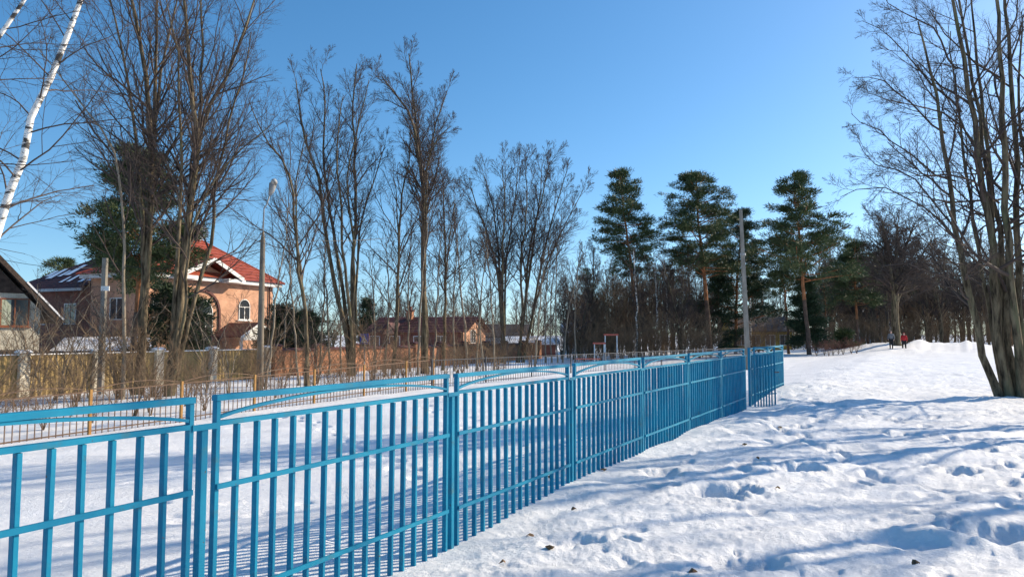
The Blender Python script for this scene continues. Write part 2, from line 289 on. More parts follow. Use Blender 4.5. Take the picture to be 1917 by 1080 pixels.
# ------------------------------------------------------------------ THE GROUND
def build_ground():
    th = np.concatenate([np.radians(np.linspace(-54, 54, 760)), np.radians(np.linspace(60, 300, 50))])
    r = np.concatenate([np.geomspace(0.4, 2.6, 14, endpoint=False), np.geomspace(2.6, 70, 480, endpoint=False), np.geomspace(70, 1500, 46)])
    R, T = np.meshgrid(r, th, indexing='ij'); X = R * np.sin(T); Y = R * np.cos(T)
    Z = ground(X, Y, True)
    rng = np.random.default_rng(5)
    front = np.abs(T) < math.radians(55); idx = np.argwhere(front & (R < 60)); fx = X[front & (R < 60)]; fy = Y[front & (R < 60)]; fz = np.zeros(len(fx))
    pits = []
    for k in range(430):                                  # loose trampling all over the open snow
        a = math.radians(rng.uniform(-26, 50)); d = 3.2 + 42 * rng.random() ** 1.5
        pits.append((d * math.sin(a), d * math.cos(a), rng.uniform(0, 6.28), rng.uniform(0.08, 0.17), rng.uniform(0.05, 0.09), rng.uniform(0.012, 0.055)))
    for tr in range(10):                                   # walked trails of sunken boot prints
        x, y = rng.uniform(0, 12), rng.uniform(4, 16); h = rng.uniform(-0.6, 1.0); sd = 1
        for k in range(26):
            h += rng.normal(0, 0.09); x += 0.62 * math.sin(h); y += 0.62 * math.cos(h); sd = -sd
            pits.append((x + sd * 0.12 * math.cos(h), y - sd * 0.12 * math.sin(h), math.pi / 2 - h + rng.normal(0, 0.15), rng.uniform(0.15, 0.20), rng.uniform(0.07, 0.10), rng.uniform(0.03, 0.08)))
    for px, py, a, b, dp in ((1340, 915, .34, .24, .17), (1492, 878, .28, .20, .15), (1790, 880, .22, .16, .12), (1410, 862, .2, .13, .1), (1395, 870, .16, .12, .1), (1240, 880, .25, .18, .1),
                             (1080, 1000, .3, .2, .08), (1840, 830, .25, .2, .1), (1690, 815, .3, .16, .1), (1640, 810, .22, .12, .09), (1460, 800, .35, .2, .12), (1880, 1000, .4, .25, .14), (1400, 1050, .3, .2, .1), (1700, 1010, .3, .18, .08)):
        w = W(px, py, 10); k = (EYE - 0.0) / (EYE - w[2]); pits.append((w[0] * k, 10 * k, rng.uniform(-.3, .3), a, b, dp))
    for k in range(46):                                    # a few tracks inside the enclosure
        s, q = rng.uniform(2, 30), rng.uniform(4.5, 16); x, y = FS(s, q)
        pits.append((x, y, rng.uniform(0, 6.28), rng.uniform(0.10, 0.2), rng.uniform(0.06, 0.12), rng.uniform(0.02, 0.05)))
    fq = fx * NX + fy * NY
    wob = 1 + 0.55 * fbm(fx * 5, fy * 5, 91, 3, 0.6)
    order = np.argsort(fy); sy = fy[order]
    for x, y, a, l, w, d in pits:
        q = x * NX + y * NY
        if 3.05 < q < 4.0: continue
        i0, i1 = np.searchsorted(sy, [y - 0.8, y + 0.8]); ii = order[i0:i1]
        if len(ii) == 0: continue
        ex = fx[ii] - x; ey = fy[ii] - y; ca, sa = math.cos(a), math.sin(a)
        e = np.sqrt(((ex * ca + ey * sa) / l) ** 2 + ((-ex * sa + ey * ca) / w) ** 2) * wob[ii]
        fz[ii] += np.where(e < 3, -d * np.exp(-e ** 3.2) + d * 0.16 * np.exp(-((e - 1.5) / 0.45) ** 2), 0)
    Z[front & (R < 60)] += fz
    nr, nt = R.shape
    V = np.stack([X, Y, Z], -1).reshape(-1, 3)
    I = np.arange(nr * nt).reshape(nr, nt); J = np.roll(I, -1, 1)
    F = np.stack([I[:-1], J[:-1], J[1:], I[1:]], -1).reshape(-1, 4)[:, ::-1]
    V = np.vstack([V, [[0, 0, float(Z[0].mean())]]])
    me = np_mesh('snow_ground', V, F, M['snow'])
    o = link('snow_ground', me); o['kind'] = 'structure'
    c = MB(); ring = [tuple(V[i]) for i in I[0]]
    c.add(ring + [tuple(V[-1])], [(k, len(ring), (k + 1) % len(ring)) for k in range(len(ring))])
    o2 = part('snow_underfoot', c, M['snow'], None); o2['kind'] = 'structure'
build_ground()

# ------------------------------------------------------------------ BLUE FENCE
BQ, PITCHM, S0 = 3.5, 2.5, 2.69
TOP, SUB, MID, BOT = 1.35, 1.172, 0.83, 0.19
picket_me = MB().bbox(-0.0125, 0.0125, 0, 0.04, -0.35, SUB - 0.004).mesh('picket', M['blue'])
FR = random.Random(8)
def blue_panel(root, s0, s1, n=15):
    L = s1 - s0; zt_ = SUB + 0.028
    f = MB().extrude([(0, -0.35), (0.026, -0.35), (0.026, SUB), (L - 0.026, SUB), (L - 0.026, -0.35), (L, -0.35), (L, TOP - 0.036), (L - 0.026, TOP - 0.036), (L - 0.026, zt_), (0.026, zt_), (0.026, TOP - 0.036), (0, TOP - 0.036)], 'y', 0, 0.04)
    pa = part('panel', f, M['blue'], root, (s0, 0, 0))
    part('top_rail', MB().extrude([(-0.006, TOP - 0.034), (0.044, TOP - 0.034), (0.044, TOP - 0.004), (0.040, TOP), (-0.002, TOP), (-0.006, TOP - 0.004)], 'x', -0.004, L + 0.004), M['blue'], pa)
    for z in (MID, BOT): part('cross_rail', MB().box(0.004, L - 0.004, -0.016, -0.002, z - 0.015, z + 0.015), M['blue'], pa)
    pts = []
    for k in range(25):
        u = k / 24.0; h = 1 - (2 * u - 1) ** 2
        pts.append((0.03 + u * (L - 0.06), 0.015, SUB + 0.050 + (TOP - SUB - 0.090) * h ** 0.85))
    part('arch', MB().sweep(pts, 0.028, 0.018), M['blue'], pa)
    for k in range(n):
        pk = link('picket', picket_me, pa, (0.013 + (k + 1) * (L - 0.026) / (n + 1) + FR.uniform(-.005, .005), FR.uniform(-.002, .002), 0)); pk.rotation_euler = (FR.uniform(-.003, .003), FR.uniform(-.005, .005), FR.uniform(-.05, .05))
    pa.rotation_euler = (FR.uniform(-.006, .006), FR.uniform(-.0025, .0025), 0)
    return pa
bf = thing('metal_fence', 'long bright blue metal picket fence with arched tops crossing the snow', 'fence', (*FS(0, BQ), 0), FROT)
post_me = MB().bbox(-0.024, 0.024, -0.003, 0.045, -0.4, SUB - 0.01, 0.005).mesh('post', M['blue'])
post_tall = MB().bbox(-0.03, 0.03, -0.005, 0.055, -0.4, TOP + 0.01, 0.005).mesh('post', M['blue'])
for k in range(-2, 7):
    s = S0 + PITCHM * k
    link('post', post_me, bf, (s, 0, 0)); part('bracket', MB().box(-0.085, 0.085, -0.011, -0.005, SUB - 0.012, SUB + 0.022), M['blue'], bf, (s, 0, 0))
    if k < 6: blue_panel(bf, s + 0.075, s + PITCHM - 0.075)
link('post', post_tall, bf, (18.27, 0, 0))
blue_panel(bf, 18.34, 20.77); link('post', post_tall, bf, (20.84, 0, 0)); blue_panel(bf, 20.91, 23.40); link('post', post_tall, bf, (23.47, 0, 0))
gx, gy = FS(18.27, BQ - 0.04)
gate = thing('gate', 'narrow blue metal gate standing open in the gap of the blue fence', 'gate', (gx + 0.05, gy - 0.03, 0.03), math.atan2(0.42, 0.905))
g = MB(); g.bbox(0, 0.03, 0, 0.035, -0.12, TOP); g.bbox(0.66, 0.69, 0, 0.035, -0.12, TOP); part('gate_frame', g, M['blue'], gate)
for z, h in ((TOP - 0.035, 0.035), (SUB - 0.03, 0.03)): part('cross_rail', MB().box(0.031, 0.659, 0.0, 0.035, z, z + h), M['blue'], gate)
for z in (MID, BOT): part('cross_rail', MB().box(0.0, 0.69, -0.016, -0.002, z - 0.015, z + 0.015), M['blue'], gate)
gp = MB().bbox(-0.0125, 0.0125, 0.004, 0.034, -0.12, SUB - 0.032).mesh('picket', M['blue'])
for k in range(6): link('picket', gp, gate, (0.03 + (k + 1) * 0.09, 0, 0))
part('latch', MB().box(0.64, 0.78, -0.03, -0.017, 0.70, 0.73), M['dark_bar'], gate)

# ------------------------------------------------------------------ BROWN FENCE and DARK FENCE across the enclosure
def low_fence(root, ss, zt, bar_m, rail_m, post_m, h=1.15, step=0.15, arch=0.13, pr=0.035):
    bar = MB().box(-0.009, 0.009, -0.009, 0.009, -h, 0.0).mesh('bar', bar_m)
    for i, s in enumerate(ss):
        part('post', MB().bbox(-pr, pr, -pr, pr, -h - 0.35, 0.0, 0.006), post_m, root, (s, 0, zt(s)))
        if i == len(ss) - 1: break
        s1 = ss[i + 1]; L = s1 - s; z0, z1 = zt(s), zt(s1); n = int(L / step)
        tr = part('rail', MB().sweep([(pr, 0, -0.06), (L - pr, 0, z1 - z0 - 0.06)], 0.025, 0.03), rail_m, root, (s, 0, z0))
        part('rail', MB().sweep([(pr, 0, -h + 0.14), (L - pr, 0, z1 - z0 - h + 0.14)], 0.025, 0.03), rail_m, tr)
        if arch: part('arch', MB().sweep([(pr + (L - 2 * pr) * u, 0, (z1 - z0) * u - 0.02 + arch * (1 - (2 * u - 1) ** 2)) for u in np.linspace(0, 1, 13)], 0.025, 0.02), rail_m, tr)
        for k in range(1, n):
            u = k / n; link('bar', bar, tr, (u * L, 0.0, (z1 - z0) * u - 0.062))
br = thing('metal_fence', 'low brown metal fence with ochre posts and thin bars beyond the snowy yard', 'fence', (*FS(0, 17.6), 0), FROT)
low_fence(br, [2.75 + 2.5 * k for k in range(9)] + [24.6], lambda s: 0.345 + (s - 10.24) * 0.0225, M['brown_bar'], M['brown_bar'], M['ochre'])
dk = thing('metal_fence', 'dark thin railing fence running along the far side of the snowy yard', 'fence', (-3.4, 29.8, 0), math.atan2(26.2, 21.4))
low_fence(dk, [0.1 + 3.4 * k for k in range(11)], lambda s: 0.66, M['dark_bar'], M['dark_bar'], M['dark_bar'], h=1.2, step=0.17, arch=0, pr=0.03)

# ------------------------------------------------------------------ YELLOW FENCE and BRICK WALL by the road
yf = thing('panel_fence', 'olive yellow sheet fence with pale brick pillars below the houses', 'fence', (*FS(0, 32.9), 0), FROT)
ps = [6.9, 10.0, 13.1, 16.25, 19.4, 22.45, 25.6, 29.3]
for i, s in enumerate(ps):
    pl = part('pillar', MB().box(-0.2, 0.2, -0.2, 0.2, -1.6, 0.90), M['cream_brick'], yf, (s, 0, 0))
    part('cap', MB().extrude([(-0.25, 0.902), (0.25, 0.902), (0.25, 0.95), (0, 1.03), (-0.25, 0.95)], 'x', -0.25, 0.25), M['roof_snow'], pl)
    if i < len(ps) - 1:
        L = ps[i + 1] - s - 0.4; prof = []; n = int(L / 0.2)
        top = [(0.2 + L * k / (2 * n), -0.02 if k % 2 else 0.02) for k in range(2 * n + 1)]
        m_ = MB(); vs = [(x, y, -1.4) for x, y in top] + [(x, y, 0.80) for x, y in top]; k = len(top)
        m_.add(vs, [(a, a + 1, k + a + 1, k + a) for a in range(k - 1)])
        sh = part('sheet_panel', m_, M['yellow_sheet'], yf, (s, 0, 0))
        part('coping', MB().box(0.2, 0.2 + L, -0.05, 0.05, 0.802, 0.85), M['roof_snow'], sh)
bw = thing('brick_wall', 'orange brick garden wall with taller pillars and maroon tiled coping', 'wall', (*FS(0, 32.9), 0), FROT)
s = 30.0
while s < 66:
    pl = part('pillar', MB().box(-0.26, 0.26, -0.26, 0.26, -1.5, 0.96), M['red_brick'], bw, (s, 0, 0))
    part('cap', MB().extrude([(-0.31, 0.962), (0.31, 0.962), (0.31, 1.0), (0, 1.1), (-0.31, 1.0)], 'x', -0.31, 0.31), M['maroon_tile'], pl)
    if s < 62.5:
        wl = part('wall_panel', MB().box(0.26, 3.14, -0.13, 0.13, -1.5, 0.68), M['red_brick'], bw, (s, 0, 0))
        part('coping', MB().extrude([(-0.25, 0.682), (0.25, 0.682), (0.25, 0.71), (0, 0.86), (-0.25, 0.71)], 'x', 0.262, 3.138), M['maroon_tile'], wl)
    s += 3.4

# ------------------------------------------------------------------ HOUSES
def window(parent, x, y, z, w, h, m_frame, ny=-1, arch=False, name='window', mull=2, axis='x'):
    """frame, glass and bars on a wall; axis 'x': the wall runs along local x and looks to ny*y"""
    fr = MB(); t = 0.07; d = 0.06
    def P(a, b, c): return (a, b * ny, c) if axis == 'x' else (b * ny, a, c)
    def bx(a0, a1, b0, b1, c0, c1, mb):
        p, q_ = P(a0, b0, c0), P(a1, b1, c1)
        mb.box(min(p[0], q_[0]), max(p[0], q_[0]), min(p[1], q_[1]), max(p[1], q_[1]), c0, c1)
    bx(-w / 2, -w / 2 + t, 0, d, 0, h, fr); bx(w / 2 - t, w / 2, 0, d, 0, h, fr); bx(-w / 2 + t, w / 2 - t, 0, d, 0, t, fr); bx(-w / 2 + t, w / 2 - t, 0, d, h - t, h, fr)
    for k in range(1, mull):
        c = -w / 2 + w * k / mull; bx(c - t / 2, c + t / 2, 0, d, t, h - t, fr)
    if arch:
        n = 10; pr, pi_ = [], []
        for k in range(n + 1):
            a = math.pi * k / n
            pr.append((math.cos(a) * w / 2, h + math.sin(a) * w / 2)); pi_.append((math.cos(a) * (w / 2 - t), h + math.sin(a) * (w / 2 - t)))
        vs = [P(a, d, c) for a, c in pr] + [P(a, d, c) for a, c in pi_] + [P(a, 0, c) for a, c in pr]; n1 = n + 1
        fr.add(vs, [(k, k + 1, n1 + k + 1, n1 + k) for k in range(n)] + [(k, 2 * n1 + k, 2 * n1 + k + 1, k + 1) for k in range(n)])
    o = part(name, fr, m_frame, parent, (x, y, z))
    gl = MB(); bx(-w / 2 + t, w / 2 - t, 0.015, 0.025, t, h - t, gl)
    if arch: gl.add([P(a, 0.02, c) for a, c in pi_], [tuple(range(len(pi_)))])
    part('pane', gl, M['glass'], o)
    return o
def roof_quad(mb, a, b, c, d, th=0.12):
    a, b, c, d = map(Vector, (a, b, c, d)); n = (b - a).cross(d - a).normalized()
    if n.z < 0: n = -n
    t = n * th; vs = [a, b, c, d, a + t, b + t, c + t, d + t]
    mb.add([tuple(v) for v in vs], [(0, 1, 2, 3), (4, 5, 6, 7), (0, 1, 5, 4), (1, 2, 6, 5), (2, 3, 7, 6), (3, 0, 4, 7)])
def tiled_slope(mb, a, b, c, d, step=0.38, rise=0.045):
    """stepped tile courses from eave a-b up to ridge d-c"""
    a, b, c, d = map(Vector, (a, b, c, d)); n = (b - a).cross(d - a).normalized()
    if n.z < 0: n = -n
    k = max(2, int(((d + c) / 2 - (a + b) / 2).length / step))
    for i in range(k):
        u0, u1 = i / k, (i + 1) / k
        p0, p1 = a.lerp(d, u0), b.lerp(c, u0); q1, q0 = b.lerp(c, u1), a.lerp(d, u1)
        v = [p0, p1, q1, q0, p0 + n * rise, p1 + n * rise]
        mb.add([tuple(x) for x in v], [(4, 5, 2, 3), (0, 1, 5, 4), (0, 4, 3), (1, 2, 5)])
# --- orange brick house
HA = math.atan2(0.92, 0.39)                                # local x runs along the lit front, local -y looks out of it
C0 = (-25.9, 50.0)
hs = thing('brick_house', 'orange brick house with red tiled hip roof and arched white window', 'house', (C0[0], C0[1], 0), HA)
EV = 5.75
LW, DW = 12.9, 5.5
part('wall', MB().box(0, LW, 0, DW, -1.6, EV), M['orange_brick'], hs)
part('cornice', MB().box(-0.55, LW + 0.55, -0.55, DW + 0.55, EV + 0.002, EV + 0.30), M['white'], hs)
rf = MB(); e = 0.7; z0 = EV + 0.302; zr = 9.3
A, B, C_, D_ = (-e, -e, z0), (LW + e, -e, z0), (LW + e, DW + e, z0), (-e, DW + e, z0); R1, R2 = (6.6, DW / 2, zr), (7.6, DW / 2, zr)
tiled_slope(rf, A, B, R2, R1); tiled_slope(rf, C_, D_, R1, R2); tiled_slope(rf, D_, A, R1, R1); tiled_slope(rf, B, C_, R2, R2)
roof = part('roof', rf, M['red_tile'], hs)
part('ridge_cap', MB().tube([A, R1], 0.09, 6).tube([B, R2], 0.09, 6).tube([R1, R2], 0.1, 6).tube([D_, R1], 0.09, 6), M['red_tile'], roof)
# pediment over the middle bay
pd = MB(); gx0, gx1, gm, gzt = 2.1, 8.1, 5.1, 7.4
pd.add([(gx0 + .4, -0.25, EV + .303), (gx1 - .4, -0.25, EV + .303), (gm, -0.25, gzt - .25)], [(0, 1, 2)])
part('pediment', pd, M['orange_brick'], hs)
rk = MB()
for xa in (gx0, gx1):
    roof_quad(rk, (xa, -1.25, EV + 0.31), (gm, -1.25, gzt), (gm, 3.6, gzt), (xa, 0.4, EV + 0.31), 0.10)
part('gable_roof', rk, M['red_tile'], hs)
bb = MB()
for xa in (gx0, gx1): bb.sweep([(xa, -1.28, EV + 0.28), (gm + (0.01 if xa > gm else -0.01), -1.28, gzt - 0.03)], 0.06, 0.30)
bb.box(gx0 - 0.3, gx0 + 1.5, -1.2, -0.552, EV + 0.01, EV + 0.28); bb.box(gx1 - 1.5, gx1 + 0.3, -1.2, -0.552, EV + 0.01, EV + 0.28)
part('bargeboard', bb, M['white'], hs)
# brown arch band around the big stair window
ab = MB(); pts = [(gm + 1.75 * math.cos(a), -0.05, 3.3 + 1.75 * math.sin(a)) for a in np.linspace(0, math.pi, 17)]
pts = [(gm + 1.75, -0.05, 0.4)] + pts + [(gm - 1.75, -0.05, 0.4)]
ab.sweep(pts, 0.18, 0.14, (0, 1, 0)); part('arch_band', ab, M['maroon_tile'], hs)
window(hs, gm, -0.005, 1.2, 2.2, 2.1, M['white'], -1, True, mull=3)
wn_ = window(hs, 9.55, -0.005, 2.85, 1.25, 1.1, M['white'], -1, True)
part('sill', MB().box(-0.8, 0.8, -0.14, 0.0, -0.09, -0.005), M['white'], wn_)
window(hs, 1.2, -0.005, 2.85, 1.1, 1.1, M['white'], -1, True)
part('downpipe', MB().tube([(12.4, -0.1, EV), (12.4, -0.1, -1.2)], 0.06, 8), M['maroon_tile'], hs)
for yy in (2.7,): window(hs, -0.005, yy, 2.7, 1.4, 1.6, M['white'], -1, axis='y')
ds = MB()
for k in range(4):                                         # satellite dish: shallow bowl
    pass
ring = lambda r, d: [(r * math.cos(a), -d, r * math.sin(a)) for a in np.linspace(0, 2 * math.pi, 20, endpoint=False)]
rr = [(0.02, 0.0), (0.25, 0.03), (0.45, 0.09), (0.6, 0.16)]
vs = sum([ring(a, b) for a, b in rr], []); ds.add(vs, [(20 * j + k, 20 * j + (k + 1) % 20, 20 * j + 20 + (k + 1) % 20, 20 * j + 20 + k) for j in range(3) for k in range(20)])
dish = part('satellite_dish', ds, M['white'], hs, (7.1, DW / 2 - 0.3, zr + 0.6), -0.5)
part('mast', MB().tube([(0, 0.05, 0), (0, 0.1, -0.9)], 0.03, 6), M['metal'], dish)
# left wing
EW = 5.1
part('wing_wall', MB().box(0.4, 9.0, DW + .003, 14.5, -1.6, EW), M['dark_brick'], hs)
wr = MB(); wa, wb, wc, wd = -0.2, 9.6, DW + .75, 15.1; wm = 4.7
tiled_slope(wr, (wa, wd, EW), (wa, wc, EW), (wm, wc, 8.1), (wm, wd - 4.5, 8.1)); tiled_slope(wr, (wb, wc, EW), (wb, wd, EW), (wm, wd - 4.5, 8.1), (wm, wc, 8.1)); tiled_slope(wr, (wb, wd, EW), (wa, wd, EW), (wm, wd - 4.5, 8.1), (wm, wd - 4.5, 8.1))
wro = part('wing_roof', wr, M['maroon_tile'], hs)
part('fascia', MB().box(wa - .04, wa + .08, wc, wd, EW - .2, EW), M['grey_wall'], wro)
for yy in (8.2, 11.6): window(hs, .395, yy, 2.4, 1.3, 1.6, M['white'], -1, axis='y')
sp_ = MB(); rng = random.Random(4)
for k in range(9):
    y_ = DW + 1.0 + k * 0.75; u0 = rng.uniform(.1, .4); u1 = u0 + rng.uniform(.15, .35); w_ = rng.uniform(.3, .8)
    f_ = lambda u: (wa + (wm - wa) * u, EW + (8.1 - EW) * u + 0.09)
    a_, b_ = f_(u0), f_(u1); sp_.add([(a_[0], y_, a_[1]), (a_[0], y_ + w_, a_[1]), (b_[0], y_ + w_ * .8, b_[1]), (b_[0], y_ + .1, b_[1])], [(0, 1, 2, 3)])
part('snow_patch', sp_, M['roof_snow'], wro)
# porch
po = MB(); py0 = -3.0
part('porch_pediment', MB().extrude([(6.2, 1.22), (9.8, 1.22), (9.8, 1.45), (8.0, 2.42), (6.2, 1.45)], 'y', py0, py0 + 0.15), M['white'], hs)
for xa, xb in ((6.0, 8.0), (10.0, 8.0)): roof_quad(po, (xa, py0 - 0.15, 1.44), (xb, py0 - 0.15, 2.52), (xb, -0.01, 2.52), (xa, -0.01, 1.44), 0.09)
part('porch_roof', po, M['maroon_tile'], hs)
pbb = MB()
for xa in (5.95, 10.05): pbb.sweep([(xa, py0 - 0.2, 1.40), (8.0 + (.01 if xa > 8 else -.01), py0 - 0.2, 2.50)], 0.05, 0.2)
part('bargeboard', pbb, M['white'], hs)
for xa in (6.4, 9.6): part('column', MB().tube([(xa, py0 + 0.2, -1.4), (xa, py0 + 0.2, 1.22)], 0.12, 10), M['white'], hs)
# --- cream house at the left edge
ch = thing('gabled_house', 'cream brick house with steep dark gable roof at the left edge', 'house', (-29.2, 44.0, 0), math.atan2(-0.75, -0.66) + math.pi)
# local x points away to the right-far corner; wall stretches to negative x
part('wall', MB().extrude([(-8.0, -1.6), (0, -1.6), (0, 3.15), (-4.0, 7.6), (-8.0, 3.15)], 'y', 0.0, 9.0), M['cream_brick'], ch)
cr_ = MB()
roof_quad(cr_, (1.05, -0.45, 2.35), (-4.0, -0.45, 8.0), (-4.0, 9.5, 8.0), (1.05, 9.5, 2.35), 0.16); roof_quad(cr_, (-9.05, -0.45, 2.35), (-4.0, -0.45, 8.0), (-4.0, 9.5, 8.0), (-9.05, 9.5, 2.35), 0.16)
cro = part('roof', cr_, M['dark_roof'], ch)
part('bargeboard', MB().sweep([(1.1, -0.49, 2.35), (-3.99, -0.49, 8.05)], 0.06, 0.26), M['dark_wood'], cro)
part('snow_edge', MB().sweep([(1.12, -0.3, 2.60), (-0.9, -0.3, 4.84)], 0.5, 0.10), M['roof_snow'], cro)
gb = MB(); gb.add([(-0.9, -0.03, 4.15), (-7.1, -0.03, 4.15), (-4.0, -0.03, 7.55)], [(0, 1, 2)]); part('gable_boards', gb, M['dark_wood'], ch)
cw = window(ch, -1.35, -0.005, 2.15, 1.5, 1.7, M['wood'], -1, mull=2); part('sill', MB().box(-0.85, 0.85, -0.12, 0, -0.08, -0.003), M['wood'], cw)
part('curtain', MB().box(-0.68, -0.2, -0.03, -0.026, 0.08, 1.6), M['curtain'], cw)
part('lean_to_roof', MB().extrude([(-0.02, 0.75), (-0.02, 0.55), (-1.2, 0.35), (-1.2, 0.45)], 'x', -8, -0.2), M['dark_roof'], ch)
# --- shed with snowy roof
sx, sy_ = PX(195, 46)
sd = thing('shed', 'low shed with snow covered lean-to roof behind the yellow fence', 'shed', (sx, sy_, 0), 0.35)
part('wall', MB().box(-2.6, 2.6, 0, 3.4, -1.3, 0.5), M['dark_wood'], sd)
part('roof', MB().extrude([(-0.4, 0.50), (3.6, 1.35), (3.6, 1.43), (-0.4, 0.58)], 'x', -2.9, 2.9), M['dark_roof'], sd)
mb = MB(); nx_, ny_ = 14, 8; rng = random.Random(2)
vs = [(-2.85 + 5.7 * i / nx_, -0.35 + 3.9 * j / ny_, 0.60 + 0.85 * j / ny_ + (0.16 + rng.uniform(-.03, .04)) * (1 if 0 < i < nx_ and 0 < j < ny_ else 0.15)) for j in range(ny_ + 1) for i in range(nx_ + 1)]
mb.add(vs, [(j * (nx_ + 1) + i, j * (nx_ + 1) + i + 1, (j + 1) * (nx_ + 1) + i + 1, (j + 1) * (nx_ + 1) + i) for j in range(ny_) for i in range(nx_)])
part('roof_snow', mb, M['roof_snow'], sd, smooth=True)
# --- long red brick house
ra = PX(690, 74)
rh = thing('brick_house', 'long low red brick house with dark maroon roof and chimney behind the brick wall', 'house', (ra[0], ra[1], 0), math.atan2(-0.3, 0.954))
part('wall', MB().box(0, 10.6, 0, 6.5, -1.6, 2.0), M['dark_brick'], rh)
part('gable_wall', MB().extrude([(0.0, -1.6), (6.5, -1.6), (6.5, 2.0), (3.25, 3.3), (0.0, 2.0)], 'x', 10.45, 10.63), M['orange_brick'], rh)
rr_ = MB(); tiled_slope(rr_, (-0.4, -0.5, 1.85), (11.2, -0.5, 1.85), (11.2, 3.25, 3.5), (-0.4, 3.25, 3.5)); tiled_slope(rr_, (11.2, 7.0, 1.85), (-0.4, 7.0, 1.85), (-0.4, 3.25, 3.5), (11.2, 3.25, 3.5))
rro = part('roof', rr_, M['maroon_tile'], rh)
chm = part('chimney', MB().box(3.2, 3.8, 2.4, 3.0, 2.6, 4.1), M['red_brick'], rh); part('chimney_cap', MB().box(3.1, 3.9, 2.3, 3.1, 4.102, 4.22).box(3.35, 3.65, 2.55, 2.85, 4.222, 4.6), M['maroon_tile'], chm)
part('dormer', MB().extrude([(2.0, 1.7), (3.6, 1.7), (2.8, 2.65)], 'y', -0.7, 1.9), M['orange_brick'], rh)
part('dormer_roof', MB().extrude([(1.8, 1.66), (2.8, 2.86), (2.8, 2.74), (2.0, 1.66)], 'y', -0.9, 2.0).extrude([(3.8, 1.66), (2.8, 2.87), (2.8, 2.75), (3.6, 1.66)], 'y', -0.9, 2.0), M['maroon_tile'], rh)
for xx in (0.8, 3.1, 5.8, 8.2): window(rh, xx, -0.005, 0.15, 1.2, 1.35, M['white'], -1)
window(rh, 10.64, 2.6, 0.75, 1.4, 1.35, M['white'], 1, axis='y')
part('snow_ledge', MB().box(4.4, 10.3, -0.75, -0.2, -0.25, -0.08), M['roof_snow'], rh)
# --- far buildings between the trunks
def far_house(name, label, px0, px1, Z, ztop, zeave, wm, rm, nwin=3, rot=0.0, wf='white'):
    (x0, y0), (x1, _) = PX(px0, Z), PX(px1, Z); L = x1 - x0
    t = thing(name, label, 'house', (x0, y0, 0), rot)
    part('wall', MB().extrude([(0, -1.6), (6, -1.6), (6, zeave), (3, ztop - .15), (0, zeave)], 'x', 0, L), wm, t)
    r = MB(); roof_quad(r, (-.5, -.6, zeave - .15), (L + .5, -.6, zeave - .15), (L + .5, 3, ztop), (-.5, 3, ztop)); roof_quad(r, (-.5, 6.6, zeave - .15), (L + .5, 6.6, zeave - .15), (L + .5, 3, ztop), (-.5, 3, ztop))
    part('roof', r, rm, t)
    for k in range(nwin): window(t, L * (k + .5) / nwin, -0.005, zeave - 1.9, 1.3, 1.4, M[wf], -1)
far_house('yellow_house', 'low yellow house with dark roof behind the grey pole among the trees', 1372, 1480, 92, 3.9, 2.1, M['yellow_wall'], M['dark_roof'], 4)
far_house('pale_house', 'pale house with snowy roof glimpsed through the bare thicket', 1060, 1110, 98, 3.2, 2.0, M['grey_wall'], M['roof_snow'], 2)
far_house('grey_house', 'blue grey low house with dark roof right of the red brick house', 905, 985, 92, 2.9, 1.4, M['grey_wall'], M['dark_roof'], 3)
far_house('white_house', 'white two storey house far behind the pines', 1602, 1668, 150, 8.5, 6.5, M['grey_wall'], M['roof_snow'], 4)
far_house('garage', 'low brown garage with snowy roof behind the brick wall', 948, 1040, 84, 1.3, 0.6, M['dark_brick'], M['roof_snow'], 0)

# ------------------------------------------------------------------ POLES, LAMP, SIGN, CABLES
def ground_at(px, Z): x, y = PX(px, Z); return x, y, gz(x, y)
x, y, z = ground_at(1398, 38); t_ = W(1380, 395, 38.6)
pole = thing('utility_pole', 'tall bare grey concrete pole standing behind the gap in the blue fence', 'pole', (x, y, z - 0.05))
pb = MB(); a = 0.125; bt = 0.075
vs = [];
for k, (cx, cz, r_) in enumerate(((0, -0.2, a), (t_[0] - x, t_[2] - z, bt))):
    for sx_, sy2 in ((-1, -1), (-.8, -1), (.8, -1), (1, -1), (1, 1), (-1, 1)): vs.append((cx + sx_ * r_, sy2 * r_ * .8, cz))
pb.add(vs, [(i, (i + 1) % 6, 6 + (i + 1) % 6, 6 + i) for i in range(6)] + [tuple(range(6, 12))]); part('shaft', pb, M['concrete'], pole)
part('band', MB().tube([((t_[0] - x) * .72, -0.01, (t_[2] - z) * .72 - .06), ((t_[0] - x) * .722, -0.01, (t_[2] - z) * .72 + .06)], 0.15, 8), M['metal'], pole)
x, y, z = ground_at(195, 30.5)
p2 = thing('utility_pole', 'short square pale concrete pole in front of the yellow fence at left', 'pole', (x, y, z - 0.05))
zt_ = W(195, 481, 30.5)[2] - z
part('shaft', MB().add([(-.105, -.105, -.2), (.105, -.105, -.2), (.105, .105, -.2), (-.105, .105, -.2), (-.085, -.085, zt_), (.085, -.085, zt_), (.085, .085, zt_), (-.085, .085, zt_)], [(0, 1, 5, 4), (1, 2, 6, 5), (2, 3, 7, 6), (3, 0, 4, 7), (4, 5, 6, 7)]), M['concrete'], p2)
part('crossarm', MB().box(-0.05, 0.3, -0.16, -0.115, zt_ - 1.42, zt_ - 1.22), M['white'], p2)
x, y, z = ground_at(490, 30); zt_ = W(490, 432, 30)[2] - z
lp = thing('street_lamp', 'weathered round street lamp post with steel bracket and pale lamp head', 'street lamp', (x, y, z - 0.05))
part('shaft', MB().tube([(0, 0, -.2), (0, 0, zt_ * .5), (0, 0, zt_ - .4), (0, 0, zt_)], [0.15, 0.125, 0.10, 0.05], 12), M['concrete_dark'], lp, smooth=True)
